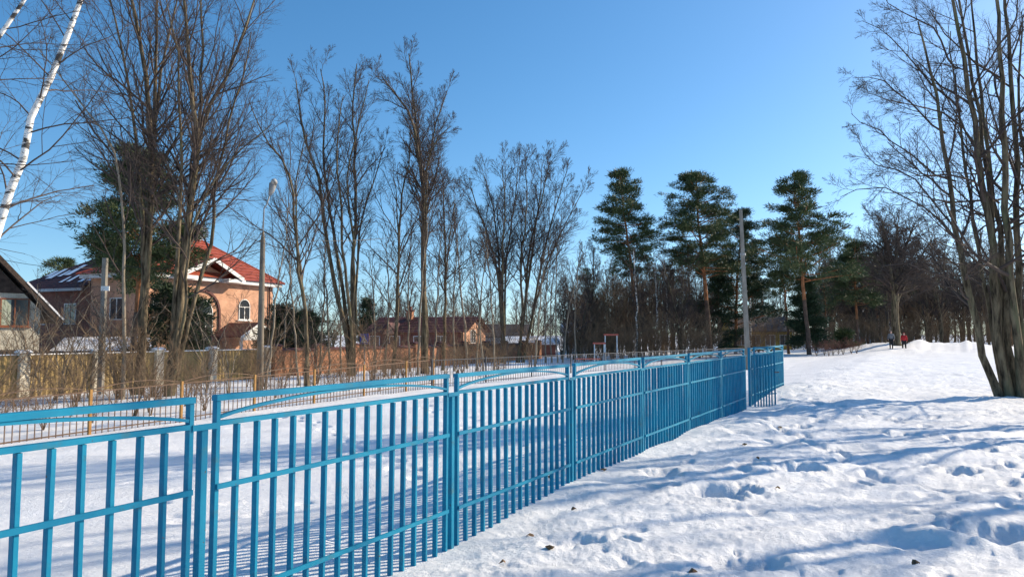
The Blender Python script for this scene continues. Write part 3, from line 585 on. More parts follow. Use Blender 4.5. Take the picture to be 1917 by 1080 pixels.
hx, hz = W(508, 358, 30)[0] - x, W(508, 358, 30)[2] - z
part('bracket', MB().tube([(0, 0, zt_ - .1), (0.02, 0, zt_ + 1.0), (hx * .45, 0, hz - .5), (hx * .9, 0, hz)], 0.03, 6), M['metal'], lp, smooth=True)
lh = part('lamp_head', MB().tube([(hx * .8, 0, hz - .12), (hx, 0, hz + .05), (hx + .06, 0, hz + .35), (hx + .12, -.02, hz + .42)], [0.06, 0.12, 0.16, 0.08], 12), M['metal'], lp, smooth=True)
part('lamp_glass', MB().tube([(hx + .12, -.03, hz + .42), (hx + .16, -.16, hz + .44), (hx + .18, -.22, hz + .44)], [0.14, 0.12, 0.05], 12), M['lamp_glass'], lh, smooth=True)
x, y, z = ground_at(684, 45)
sg = thing('road_sign', 'square blue pedestrian crossing sign on a thin post before the brick wall', 'sign', (x, y, z - 0.1), -0.2)
zc = W(684, 634, 45)[2] - z + 0.1
part('post', MB().tube([(0, 0, -.2), (0, 0, zc + .3)], 0.04, 8), M['metal'], sg)
bd = part('board', MB().box(-.30, .30, -.075, -.045, zc - .33, zc + .33), M['sign_blue'], sg)
part('triangle', MB().extrude([(-.22, zc - .22), (.22, zc - .22), (0, zc + .22)], 'y', -.079, -.076), M['sign_white'], bd)
pic = MB(); pic.extrude([(-.03, zc + .02), (.03, zc + .02), (.03, zc + .09), (-.03, zc + .09)], 'y', -.083, -.080)
for c in ((0, .0, .04, -.09), (0, -.08, -.08, -.17), (0, -.08, .09, -.17), (0, -.02, .08, -.06)):
    pic.sweep([(c[0], -.0815, zc + c[1]), (c[2], -.0815, zc + c[3])], .004, .03, (0, 0.01, 1) if abs(c[0] - c[2]) > .02 else (1, 0, 0))
part('walking_figure', pic, M['sign_black'], bd)
part('edge_trim', MB().box(.302, .33, -.075, -.045, zc - .33, zc + .33), M['red_paint'], bd)
for (pa, pb_, Za, Zb, sag, lab) in (((-60, 470), (195, 500), 26, 30.5, .25, 'thin black cable sagging to the short concrete pole at the left edge'),
                                  ((195, 490), (490, 470), 30.5, 30, .5, 'thin black cable strung between the short concrete pole and the lamp post'),
                                  ((490, 445), (860, 420), 30, 46, .5, 'thin black cable running right from the lamp post behind the trees')):
    A_, B_ = W(*pa, Za), W(*pb_, Zb); pts = [tuple(A_ + (B_ - A_) * u - np.array((0, 0, sag * 4 * u * (1 - u)))) for u in np.linspace(0, 1, 13)]
    tag(part('cable', MB().tube(pts, 0.012, 4), M['black'], None), lab, 'cable')

# ------------------------------------------------------------------ TREES: branching in numpy, level by level
def norm(a): return a / np.maximum(np.linalg.norm(a, axis=-1, keepdims=True), 1e-9)
def resample(pts, K, rng, jit):
    pts = np.asarray(pts, float); n = len(pts)
    d = np.concatenate([[0], np.cumsum(np.linalg.norm(np.diff(pts, axis=0), axis=1))]); u = np.linspace(0, d[-1], K); out = np.zeros((K, 3))
    for i, t in enumerate(u):
        j = min(max(np.searchsorted(d, t) - 1, 0), n - 2); f = (t - d[j]) / max(d[j + 1] - d[j], 1e-9)
        p0, p1, p2, p3 = pts[max(j - 1, 0)], pts[j], pts[j + 1], pts[min(j + 2, n - 1)]
        out[i] = 0.5 * (2 * p1 + (p2 - p0) * f + (2 * p0 - 5 * p1 + 4 * p2 - p3) * f * f + (3 * p1 - p0 - 3 * p2 + p3) * f ** 3)
    w = rng.normal(0, jit, (K, 3)); w[0] = 0; w[:, 2] *= 0.3
    return out + w
def at(P, R, pi, t):
    K = P.shape[1]; f = t * (K - 1); i = np.minimum(f.astype(int), K - 2); f = (f - i)[:, None]
    p = P[pi, i] * (1 - f) + P[pi, i + 1] * f
    return p, norm(P[pi, i + 1] - P[pi, i]), R[pi, i] * (1 - f[:, 0]) + R[pi, i + 1] * f[:, 0]
def grow(rng, P, R, m, t0, t1, ang, lenf, K, trop, wander, rmin, rf=0.6, tipf=0.35, lmax=99):
    N = len(P); L = np.linalg.norm(np.diff(P, axis=1), axis=2).sum(1)
    pi = np.repeat(np.arange(N), m); k = np.tile(np.arange(m), N)
    t = t0 + (t1 - t0) * (k + rng.random(len(pi))) / m
    p, T, r = at(P, R, pi, t)
    ref = norm(np.cross(T, rng.normal(size=T.shape))); b2 = np.cross(T, ref)
    az = k * 2.399 + np.repeat(rng.random(N) * 6.28, m) + rng.normal(0, .4, len(pi)); a = np.radians(rng.uniform(*ang, len(pi))) * (1.12 - 0.55 * t)
    e0 = norm(np.cross(T, np.array([0.3, 0.2, 1.0]))); e1 = np.cross(T, e0)
    side = e0 * np.cos(az)[:, None] + e1 * np.sin(az)[:, None]
    d = norm(T * np.cos(a)[:, None] + side * np.sin(a)[:, None])
    ln = np.minimum(L[pi] * rng.uniform(*lenf, len(pi)) * (1.15 - 0.75 * t), lmax)
    step = (ln / (K - 1))[:, None]; Q = np.zeros((len(pi), K, 3)); Q[:, 0] = p
    for i in range(1, K):
        d = norm(d + np.array([0, 0, trop]) + rng.normal(0, wander, d.shape)); Q[:, i] = Q[:, i - 1] + d * step
    r0 = np.maximum(r * rf, rmin); RR = r0[:, None] * (1 - (1 - tipf) * np.linspace(0, 1, K))[None]
    return Q, np.maximum(RR, rmin * 0.6)
def tubes(P, R, sides):
    N, K, _ = P.shape
    T = np.empty_like(P); T[:, 1:-1] = P[:, 2:] - P[:, :-2]; T[:, 0] = P[:, 1] - P[:, 0]; T[:, -1] = P[:, -1] - P[:, -2]; T = norm(T)
    md = np.abs(P[:, -1] - P[:, 0]); ref = np.eye(3)[np.argmin(md, 1)][:, None, :]
    U = norm(np.cross(T, np.broadcast_to(ref, T.shape))); Wv = np.cross(T, U)
    a = np.arange(sides) * 2 * math.pi / sides
    V = P[:, :, None] + R[:, :, None, None] * (U[:, :, None] * np.cos(a)[None, None, :, None] + Wv[:, :, None] * np.sin(a)[None, None, :, None])
    I = np.arange(N * K * sides).reshape(N, K, sides); J = np.roll(I, -1, 2)
    F = np.stack([I[:, :-1], J[:, :-1], J[:, 1:], I[:, 1:]], -1).reshape(-1, 4)
    return V.reshape(-1, 3), F
def merged(parts):
    Vs, Fs, o = [], [], 0
    for V, F in parts: Vs.append(V); Fs.append(F + o); o += len(V)
    return np.vstack(Vs), np.vstack(Fs)
NTRI = [0]
def bare_tree(name, label, stems, r0, seed, Z=30, group=None, cat='tree', bark='bark', twig='twig', base=None, n1=12, n2=7, n3=6, n4=3, t0=0.28, l1=(0.22, 0.36), ang1=(28, 58), trop=0.05, rtip=0.18, jit=0.03, lmax=5.0, low=0.012, sides=9, limbs=(), rf1=0.55):
    """stems: world polylines; the first point of each is near the base"""
    rng = np.random.default_rng(seed)
    base = stems[0][0] if base is None else base; base = np.array(base, float)
    root = thing(name, label, cat, tuple(base), 0, group)
    K = 16; P = np.stack([resample(np.array(s) - base, K, rng, jit * (1 + 0 * i)) for i, s in enumerate(stems)])
    rs = np.array(r0 if isinstance(r0, (list, tuple)) else [r0] * len(stems)); u = np.linspace(0, 1, K)
    R = rs[:, None] * ((1 - u) ** 0.85 * (1 - rtip) + rtip)[None]; 
    R[:, 0] *= 1.35; R[:, 1] *= 1.06
    rmin = max(0.0040, 0.00020 * Z)
    for i in range(len(stems)):
        V, F = tubes(P[i:i + 1], R[i:i + 1], sides); link('trunk', np_mesh('trunk', V, F, M[bark]), root)
    out = []
    P1, R1 = grow(rng, P, R, n1, t0, 0.99, ang1, l1, 8, trop, 0.10, rmin * 1.6, rf1, lmax=lmax); out.append(tubes(P1, R1, 5))
    if limbs:
        PL = np.stack([resample(np.array(l_) - base, 8, rng, .06) for l_ in limbs]); RL = np.linspace(.032, .007, 8)[None].repeat(len(limbs), 0)
        out.append(tubes(PL, RL, 6)); PM, RM = grow(rng, PL, RL, 9, .2, .98, (28, 60), (.25, .45), 7, .03, .1, rmin * 1.3, .6); out.append(tubes(PM, RM, 4))
        P1 = np.vstack([P1, np.stack([resample(q, 8, rng, 0) for q in PM])]); R1 = np.vstack([R1, np.linspace(1, .4, 8)[None] * RM[:, :1]])
    P2, R2 = grow(rng, P1, R1, n2, 0.18, 0.98, (25, 58), (0.35, 0.68), 6, trop * .9, 0.085, rmin * 1.1, 0.6); out.append(tubes(P2, R2, 4))
    src = [(P2, R2)]
    if n3:
        P3, R3 = grow(rng, P2, R2, n3, 0.15, 0.98, (22, 55), (0.4, 0.75), 4, trop * .8, 0.085, rmin * .85, 0.6); out.append(tubes(P3, R3, 3))
        if n4:
            P4, R4 = grow(rng, P3, R3, n4, 0.2, 0.95, (20, 48), (0.5, 0.95), 3, trop * .8, 0.08, rmin * .65, 0.6); out.append(tubes(P4, R4, 3))
    V, F = merged(out); NTRI[0] += 2 * len(F)
    link('crown', np_mesh('crown', V, F, M[twig]), root)
    return root
def S(Z, *pts, dz=0.0):
    """a stem through photograph columns/rows at depth Z (drifting by dz to the tip); an int first point is the ground column"""
    out = []
    for i, p in enumerate(pts):
        Zi = Z + dz * i / max(1, len(pts) - 1)
        if isinstance(p, (int, float)):
            x, y = PX(p, Zi); out.append((x, y, gz(x, y) - 0.15))
        else: out.append(tuple(W(p[0], p[1], Zi)))
    return out
# --- the birch at the left edge
bare_tree('birch_tree', 'white barked birch leaning across the upper left corner', [S(14, -150, (0, 418), (48, 280), (98, 140), (145, 0), (190, -150), (215, -300), dz=.6)], 0.108, 1, Z=14, bark='birch', n1=26, n2=6, n3=6, n4=3, t0=0.3, l1=(0.16, 0.30), ang1=(45, 85), trop=-0.02, lmax=3.2, rf1=.26)
bare_tree('birch_tree', 'second birch with a white limb at the top left corner', [S(12.5, -330, (-230, 420), (-150, 260), (-60, 140), (48, 0), (120, -110), dz=.3)], 0.10, 2, Z=13, bark='birch', n1=22, n2=6, n3=5, n4=3, t0=0.35, l1=(0.2, 0.34), ang1=(40, 80), trop=-0.02, lmax=3.2, rf1=.3)
# --- the tall group before the houses
Z1 = 29.5
bare_tree('tall_bare_tree', 'tall dark bare tree forking above the pine, before the brick house', [
    S(Z1, 266, (270, 560), (277, 440), (285, 270), (278, 183), (258, 61), (238, -40), (225, -150), dz=-.6),
    S(Z1, 268, (272, 560), (280, 440), (287, 269), (291, 122), (294, 33), (300, -90), dz=.8),
    S(Z1, 267, (271, 560), (280, 420), (288, 260), (301, 143), (318, 53), (345, -60), dz=1.5),
    S(Z1, 264, (268, 480), (262, 346), (244, 183), (234, 122), (216, 41), (190, -70), dz=-1.5)], [.17, .15, .12, .11], 11, Z=29, n1=16, n2=8, n3=6, n4=2, t0=.32, l1=(.2, .34), lmax=5.5)
bare_tree('tall_bare_tree', 'tall spreading bare tree with many stems directly before the brick house', [
    S(28.5, 322, (338, 560), (348, 440), (358, 370), (369, 305), (371, 252), (360, 204), (357, 134), (345, 30), (335, -80), dz=-.5),
    S(28.5, 324, (340, 560), (352, 440), (366, 320), (375, 250), (397, 191), (428, 134), (462, 41), (490, -50), dz=1.2),
    S(28.5, 323, (340, 560), (350, 440), (368, 300), (375, 160), (379, 61), (372, -60), dz=.6),
    S(28.5, 318, (326, 560), (336, 440), (338, 326), (340, 204), (332, 100), (310, 0), dz=-1.3),
    S(28.5, 326, (345, 640), (372, 530), (399, 440), (401, 350), (424, 261), (434, 204), (455, 150), (470, 60), dz=1.8),
    S(28.5, 325, (342, 600), (358, 430), (400, 345), (450, 280), (510, 235), dz=-1.8)], [.17, .14, .12, .10, .10, .08], 12, Z=28, n1=15, n2=8, n3=6, n4=2, t0=.32, l1=(.2, .36), lmax=5.5)
bare_tree('thin_bare_tree', 'thin pale trunk curving left beside the short concrete pole', [S(27.5, 236, (232, 560), (230, 440), (224, 350), (214, 290), (190, 240), (155, 200), (114, 143), (70, 90), dz=-1)], .075, 13, Z=27, bark='bark_pale', n1=14, n2=6, n3=5, n4=2, t0=.3, l1=(.16, .28))
bare_tree('thin_bare_tree', 'slim crooked tree leaning left just right of the lamp post', [S(32, 580, (572, 600), (560, 500), (553, 430), (546, 346), (525, 293), (498, 265), (470, 200), dz=-1), S(32, 580, (573, 600), (562, 500), (554, 420), (556, 330), (575, 250), dz=1)], [.10, .08], 14, Z=32, n1=15, n2=7, n3=5, n4=3, t0=.35)
bare_tree('thin_bare_tree', 'pale sapling leaning right directly beside the lamp post', [S(31, 500, (512, 600), (522, 520), (535, 440), (540, 380))], .055, 15, Z=31, bark='bark_pale', n1=12, n2=6, n3=4, n4=0, t0=.4)
bare_tree('thin_bare_tree', 'pale sapling leaning left between the lamp post and brick wall', [S(33, 562, (550, 590), (541, 500), (538, 430))], .055, 16, Z=33, bark='bark_pale', n1=12, n2=6, n3=4, n4=0, t0=.4)
bare_tree('tall_bare_tree', 'bare tree of several stems fanning from one base by the crossing sign', [
    S(40, 658, (652, 640), (620, 500), (602, 386), (596, 325), (578, 284), (563, 223), (555, 150), dz=-1),
    S(40, 659, (655, 640), (635, 500), (620, 410), (606, 304), (608, 182), (600, 130), dz=1),
    S(40, 660, (658, 620), (645, 500), (639, 386), (631, 288), (640, 180), dz=-2),
    S(40, 661, (661, 620), (659, 500), (667, 398), (663, 264), (659, 190), (670, 120), dz=.6),
    S(40, 662, (665, 620), (669, 500), (676, 420), (700, 340), (722, 270), dz=2),
    S(40, 660, (660, 600), (664, 470), (650, 330), (680, 200), (690, 150), dz=-1)], [.15, .13, .11, .14, .10, .10], 17, Z=40, n1=12, n2=7, n3=6, n4=4, t0=.42, l1=(.16, .27), ang1=(22, 48))
bare_tree('tall_bare_tree', 'tallest bare tree of the middle, thick trunk with narrow crown', [
    S(42, 797, (794, 600), (792, 500), (792, 353), (781, 284), (773, 223), (757, 198), (714, 145), dz=-1),
    S(42, 797, (795, 600), (793, 500), (792, 350), (785, 270), (773, 174), (766, 100), dz=1),
    S(42, 798, (796, 600), (794, 500), (794, 340), (802, 304), (818, 223), (838, 170), dz=2),
    S(42, 798, (796, 600), (795, 480), (800, 330), (812, 270), (845, 235), dz=-2)], [.20, .17, .13, .11], 18, Z=42, n1=15, n2=8, n3=7, n4=4, t0=.45, l1=(.15, .25), ang1=(22, 50))
bare_tree('thin_bare_tree', 'slim bare tree just left of the tallest middle tree', [S(41, 737, (742, 600), (745, 500), (753, 365), (765, 312), (770, 250), dz=1), S(41, 738, (743, 600), (746, 500), (745, 400), (735, 330), dz=-1)], [.12, .09], 19, Z=41, n1=12, n2=6, n3=5, n4=3, t0=.3)
bare_tree('thin_bare_tree', 'pale slender trunk touching the tallest middle tree', [S(40, 783, (786, 600), (790, 520), (800, 440), (806, 380))], .08, 20, Z=40, bark='bark_pale', n1=10, n2=6, n3=4, n4=2, t0=.4)
bare_tree('thin_bare_tree', 'slim tree with twiggy crown right of the tallest middle tree', [S(45, 829, (833, 600), (834, 500), (830, 400), (830, 345), (822, 310)), S(45, 830, (834, 600), (836, 500), (848, 400), (852, 345), dz=1)], [.11, .08], 21, Z=45, n1=16, n2=7, n3=6, n4=3, t0=.35, l1=(.2, .34))
bare_tree('thin_bare_tree', 'pale trunk leaning left before the red house gable', [S(48, 876, (868, 590), (859, 500), (852, 430), (850, 380))], .08, 22, Z=48, bark='bark_pale', n1=12, n2=6, n3=5, n4=2, t0=.4)
bare_tree('round_bare_tree', 'round crowned bare tree with fan of stems, left of its pair', [
    S(58, 941, (940, 620), (930, 500), (905, 420), (880, 350)), S(58, 941, (942, 620), (935, 500), (925, 400), (905, 325), dz=2),
    S(58, 942, (943, 620), (940, 480), (945, 390), (940, 310), dz=-2), S(58, 942, (944, 620), (948, 490), (962, 390), (970, 310), dz=1)], [.16, .14, .14, .12], 23, Z=58, n1=14, n2=8, n3=6, n4=4, t0=.35, l1=(.2, .32), ang1=(22, 48))
bare_tree('round_bare_tree', 'round crowned bare tree with fan of stems, right of its pair', [
    S(59, 969, (978, 590), (975, 500), (985, 400), (985, 310), dz=-2), S(59, 970, (982, 590), (990, 480), (1010, 390), (1030, 300)),
    S(59, 978, (1000, 570), (1018, 470), (1040, 390), (1062, 320), dz=1), S(59, 979, (1005, 560), (1035, 470), (1070, 400), (1095, 350), dz=-1), S(59, 970, (985, 560), (1000, 450), (1012, 360), (1015, 305), dz=2)], [.13, .14, .13, .11, .12], 24, Z=59, n1=13, n2=8, n3=6, n4=4, t0=.35, l1=(.2, .32), ang1=(22, 48))
for i, (a, b, c) in enumerate((((1021), (1022, 560), (1030, 430)), ((1032), (1031, 560), (1050, 440)), ((1043), (1040, 570), (1044, 450)), ((1053), (1064, 590), (1090, 470)), ((705), (700, 560), (690, 480)), ((905), (895, 560), (880, 470)), ((1000), (1012, 560), (1020, 470)), ((722), (728, 560), (722, 440)), ((768), (764, 560), (770, 430)), ((812), (818, 560), (826, 430)), ((852), (850, 560), (858, 420)), ((892), (900, 570), (912, 450)), ((926), (920, 560), (908, 430)), ((620), (612, 560), (606, 450)), ((600), (606, 570), (610, 460)), ((1075), (1078, 560), (1084, 470)), ((640), (636, 560), (628, 470)), ((530), (536, 580), (548, 470)))):
    bare_tree('thin_bare_tree', 'slender pale sapling among the young trees of the middle thicket', [S(57 if a > 1000 else 44, a, b, c)], .07, 40 + i, Z=55, group='pale saplings in the middle thicket', bark='bark_pale', n1=12, n2=6, n3=5, n4=0, t0=.3)
# --- the big clump on the right
ZC = 19.5
bare_tree('clump_tree', 'big many stemmed bare tree rising at the right edge of the snow', [
    S(ZC, 1867, (1850, 690), (1830, 619), (1802, 492), (1781, 366), (1760, 232), (1743, 141), (1720, 40), dz=-.4),
    S(ZC + .1, 1874, (1862, 660), (1848, 560), (1822, 400), (1800, 290), (1790, 180), (1776, 60), dz=.8),
    S(ZC, 1882, (1866, 605), (1852, 450), (1830, 281), (1809, 141), (1785, 0), (1765, -120), dz=-.6),
    S(ZC + .3, 1890, (1878, 600), (1862, 450), (1848, 320), (1825, 180), (1800, 10), (1780, -120), dz=.7),
    S(ZC, 1897, (1887, 600), (1880, 534), (1868, 420), (1850, 300), (1835, 150), (1815, -20), dz=1.4),
    S(ZC - .2, 1907, (1894, 548), (1884, 352), (1876, 176), (1866, 0), (1860, -150), dz=-.8),
    S(ZC + .2, 1914, (1910, 600), (1904, 352), (1894, 141), (1880, -20), (1870, -150), dz=.5),
    S(ZC + .5, 1924, (1935, 560), (1925, 350), (1905, 180), (1915, 20), dz=1.0),
    S(ZC - .1, 1932, (1960, 560), (1975, 350), (1985, 150), (2000, -50), dz=-.5),
    S(ZC + .4, 1928, (1950, 560), (1955, 350), (1945, 150), (1935, -100), dz=.5)], [.10, .07, .12, .085, .10, .115, .11, .085, .11, .09], 30, limbs=[S(ZC, *l_, dz=dz_) for l_, dz_ in ((((1812, 480), (1740, 400), (1650, 350), (1575, 366)), -1.5), (((1790, 340), (1700, 290), (1640, 240), (1590, 215)), 1), (((1770, 250), (1690, 190), (1640, 150), (1600, 145)), -1), (((1800, 210), (1720, 120), (1650, 60), (1610, 40)), 1.5), (((1782, 420), (1700, 330), (1630, 300), (1598, 262)), .5), (((1790, 130), (1740, 50), (1690, 20), (1650, -10)), -.8), (((1826, 570), (1770, 520), (1700, 495), (1640, 500)), -2), (((1850, 300), (1780, 220), (1710, 200), (1640, 180)), -2.2), (((1870, 380), (1800, 330), (1730, 330), (1660, 300)), -2.5), (((1800, 560), (1740, 480), (1690, 440), (1650, 420)), 2))], Z=15, n1=9, n2=7, n3=6, n4=3, t0=.22, l1=(.17, .33), ang1=(38, 78), trop=0.03, lmax=4.6, sides=10)
for i, (X_, Y_, lab) in enumerate(((15.5, 14.2, 'bare tree just outside the right edge of the view'), (19.0, 17.0, 'bare tree farther right beyond the view'), (17.0, 11.8, 'nearest bare tree to the right outside the view'), (20.0, 11.6, 'slim bare tree right of the nearest one outside the view'))):
    b0 = np.array((X_, Y_, gz(X_, Y_) - .1))
    bare_tree('bare_tree', lab, [[b0, b0 + (-.2, .1, 4), b0 + (.1, .3, 8), b0 + (.3, 0, 13)], [b0, b0 + (.3, .2, 4), b0 + (.9, .3, 8), b0 + (1.6, .4, 12)]], [.15, .13], 60 + i, Z=20, n1=10, n2=5, n3=4, n4=0, t0=.3, l1=(.18, .3))

# ------------------------------------------------------------------ CONIFERS
def conifer(name, label, Z, pxs, r0, tc, wmax, prof, seed, nb=70, droop=0.0, foliage='needle', group=None, tuft=0.33, per=58, bark2=True, base=None, clumps=8, spread=.42, trunk=None):
    rng = np.random.default_rng(seed)
    pts = S(Z, *pxs) if trunk is None else trunk
    base = np.array(pts[0]); K = 14; P = resample(np.array(pts) - base, K, rng, 0.03)[None]
    u = np.linspace(0, 1, K); R = (r0 * (1 - 0.85 * u))[None]
    root = thing(name, label, 'tree', tuple(base), 0, group)
    cut = max(2, int(K * tc * 0.75)) if bark2 else K - 1
    V, F = tubes(P[:, :cut + 1], R[:, :cut + 1], 8); tk = link('trunk', np_mesh('trunk', V, F, M['pine_bark_low']), root)
    if bark2:
        V, F = tubes(P[:, cut:], R[:, cut:], 8); link('upper_trunk', np_mesh('upper_trunk', V, F, M['pine_bark']), root)
    t = tc + (0.985 - tc) * ((np.arange(nb) + rng.random(nb)) / nb); h = (t - tc) / (1 - tc)
    p, T, r = at(P, R, np.zeros(nb, int), t)
    ln = 1.12 * wmax * np.array([prof(a) for a in h]) * rng.uniform(0.40, 1.2, nb) + 0.15
    az = np.arange(nb) * 2.399 + rng.normal(0, .5, nb); el = np.radians(rng.uniform(-8, 22, nb) + 35 * np.clip(h - .6, 0, 1)) - droop
    d = np.stack([np.cos(az) * np.cos(el), np.sin(az) * np.cos(el), np.sin(el)], 1)
    Q = np.zeros((nb, 5, 3)); Q[:, 0] = p
    for i in range(1, 5):
        d = norm(d + rng.normal(0, .1, d.shape) + np.array([0, 0, 0.06])); Q[:, i] = Q[:, i - 1] + d * (ln / 4)[:, None]
    RR = np.maximum(0.012 + 0.012 * ln[:, None] * np.linspace(1, .2, 5)[None], 0.012)
    V, F = tubes(Q, RR, 4); link('branches', np_mesh('branches', V, F, M['pine_bark' if bark2 else 'pine_bark_low']), root)
    nc = np.maximum(2, (clumps * (0.35 + ln / max(wmax, .1))).astype(int)); bi = np.repeat(np.arange(nb), nc); n = len(bi)
    tt = 0.30 + 0.72 * np.sqrt(rng.random(n)); tt = np.minimum(tt, 1.0)
    c, TT, _ = at(Q, RR, bi, tt * .999); c = c + rng.normal(0, spread, (n, 3)) * np.array([1, 1, .55]) * (0.4 + .6 * ln[bi] / wmax)[:, None]
    ci = np.repeat(np.arange(n), per); m_ = len(ci)
    off = rng.normal(0, 1, (m_, 3)) * np.array([.24, .24, .11]); cen = c[ci] + off
    dr = norm(off * np.array([1.5, 1.5, 2]) + TT[ci] * .5 + np.array([0, 0, .25]) + rng.normal(0, .4, (m_, 3)))
    sd = norm(np.cross(dr, rng.normal(size=(m_, 3)))); l = tuft * rng.uniform(.5, 1.1, m_)[:, None]; w = l * .12
    V = np.stack([cen - sd * w, cen + sd * w, cen + dr * l], 1).reshape(-1, 3); NTRI[0] += m_
    link('crown', np_mesh('crown', V, np.arange(3 * m_).reshape(-1, 3), M[foliage], False), root)
    return root
pine_prof = lambda h: (1 - h) ** 0.75 * (0.62 + 0.75 * h) if h > .0 else .6
cone_prof = lambda h: (1 - h) ** 0.85 + 0.06
conifer('pine_tree', 'slender pine right of the round bare trees, first of the three tall pines', 70, (1196, (1190, 580), (1178, 470), (1168, 400), (1160, 322)), .22, .46, 3.6, pine_prof, 101, nb=74, per=56, clumps=9)
conifer('pine_tree', 'broad pine with orange trunk, middle of the three tall pines', 72, (1328, (1322, 560), (1312, 460), (1306, 400), (1304, 328)), .28, .42, 4.4, lambda h: min(1, 1.25 * (1 - h) ** .6) * (.8 + .35 * h), 102, nb=84, clumps=10)
conifer('pine_tree', 'dark dense pine filling in behind the tall grey pole', 78, (1375, (1378, 560), (1384, 480), (1388, 398)), .22, .22, 4.2, lambda h: (1 - h) ** .5 * .95, 103, nb=85, foliage='needle_dark', clumps=10)
conifer('pine_tree', 'tiered pine with orange trunk, right one of the three tall pines', 66, (1512, (1506, 560), (1497, 450), (1490, 400), (1486, 328)), .24, .40, 4.6, cone_prof, 104, nb=80, clumps=9)
conifer('pine_tree', 'smaller pine right of the three tall pines', 82, (1603, (1602, 560), (1600, 500), (1598, 458)), .2, .42, 3.6, pine_prof, 105, nb=60, clumps=9)
conifer('pine_tree', 'large dark pine crown behind the bare trunks before the brick house', 40, (250, (258, 560), (266, 440), (264, 340), (255, 285)), .22, .40, 3.0, lambda h: (1 - h) ** .45 * .95, 106, nb=60, clumps=11, tuft=.28, per=80)
conifer('pine_tree', 'small pine top showing above the roof of the house wing', 78, (118, (118, 560), (120, 488)), .2, .45, 3.0, lambda h: (1 - h) ** .5, 107, nb=34)
conifer('pine_tree', 'pine trunk with thin crown left of the tiered pine base', 70, (1474, (1470, 560), (1462, 500), (1458, 455)), .16, .5, 2.2, pine_prof, 108, nb=26)
conifer('spruce_tree', 'small dark spruce cone beside the fan stemmed tree', 82, (688, (688, 600), (687, 562)), .14, .05, 1.5, cone_prof, 109, nb=60, droop=.15, foliage='needle_dark', bark2=False, clumps=5, spread=.15)
conifer('spruce_tree', 'dark evergreen bush shaped spruce right of the house porch', 50, (530, (531, 600), (532, 582)), .12, .03, 1.4, lambda h: (1 - h) ** .4, 110, nb=50, foliage='needle_dark', bark2=False, clumps=6, spread=.25)
conifer('spruce_tree', 'dark evergreen behind the slim trees left of the crossing sign', 56, (572, (572, 610), (572, 592)), .12, .03, 1.5, lambda h: (1 - h) ** .4, 111, nb=50, foliage='needle_dark', bark2=False, clumps=6, spread=.25)
conifer('spruce_tree', 'tall dark spruce standing at the foot of the tiered pine', 68, (1510, (1508, 600), (1506, 560), (1504, 520)), .16, .10, 1.7, lambda h: (1 - h) ** .6, 112, nb=70, foliage='needle_dark', bark2=False, clumps=6, spread=.2)
conifer('spruce_tree', 'dark clipped evergreen hedge tree before the shaded house wing', 45, (330, (330, 600), (330, 548)), .12, .03, 1.9, lambda h: (1 - h) ** .25, 113, nb=70, foliage='needle_dark', bark2=False, clumps=7, spread=.25)
conifer('spruce_tree', 'dark spruce filling the gap below the middle tall pine', 76, (1345, (1345, 600), (1346, 515)), .16, .08, 2.2, lambda h: (1 - h) ** .7, 114, nb=60, foliage='needle_dark', bark2=False, clumps=6, spread=.25)
conifer('young_pine', 'small yellowish young pine among the red bushes', 74, (1580, (1580, 640), (1580, 622)), .06, .05, 1.1, cone_prof, 115, nb=30, bark2=False, clumps=5, spread=.15)
# brown twiggy tree on the right, and the bare tree before it
bare_tree('dense_bare_tree', 'broad brown twiggy tree with thick dark trunk by the walking people', [
    S(70, 1674, (1676, 560), (1678, 480), (1680, 420)), S(70, 1674, (1676, 560), (1690, 480), (1712, 420), dz=1.5), S(70, 1673, (1674, 560), (1662, 470), (1650, 410), dz=-1), S(70, 1675, (1678, 570), (1705, 510), (1745, 450), dz=2)], [.42, .3, .25, .25], 31, Z=66, n1=20, n2=9, n3=7, n4=4, t0=.38, l1=(.25, .45), ang1=(40, 85), trop=0.0)

# ------------------------------------------------------------------ WOODLAND and SHRUBS: a few prototypes, copied one by one
def proto_tree(name, label, group, h, r, seed, ns=1, lean=.4, **kw):
    rng = random.Random(seed); st = []
    for k in range(ns):
        a = rng.uniform(0, 6.28); sp = lean * (1 + .5 * (ns > 1)); 
        st.append([(0, 0, -.2), (.15 * sp * math.cos(a), .15 * sp * math.sin(a), h * .3), (sp * .5 * math.cos(a), sp * .5 * math.sin(a), h * .65), (sp * math.cos(a), sp * math.sin(a), h * rng.uniform(.88, 1.05))])
    return bare_tree(name, label, st, r, seed, group=group, base=(0, 0, 0), **kw)
GW = 'bare trees of the wood beyond the yard and snowfield'
GS = 'brown bare shrubs in front of the walls'
LW_ = 'bare dark tree of the wood behind the fences and snowfield'
LS_ = 'brown bare shrub growing before the garden walls'
protos = [proto_tree('wood_tree', LW_, GW, 13, .15, 201, 1, .6, Z=60, n1=24, n2=8, n3=6, n4=2, t0=.2, l1=(.2, .32)),
          proto_tree('wood_tree', LW_, GW, 11, .13, 202, 2, 1.4, Z=60, n1=16, n2=8, n3=6, n4=2, t0=.2, l1=(.22, .36)),
          proto_tree('wood_tree', LW_, GW, 12, .12, 203, 3, 1.8, Z=60, n1=12, n2=7, n3=6, n4=2, t0=.22, l1=(.2, .34)),
          proto_tree('wood_tree', LW_, GW, 8, .09, 204, 4, 2.0, Z=60, n1=12, n2=7, n3=6, n4=2, t0=.1, l1=(.25, .4), twig='twig_warm')]
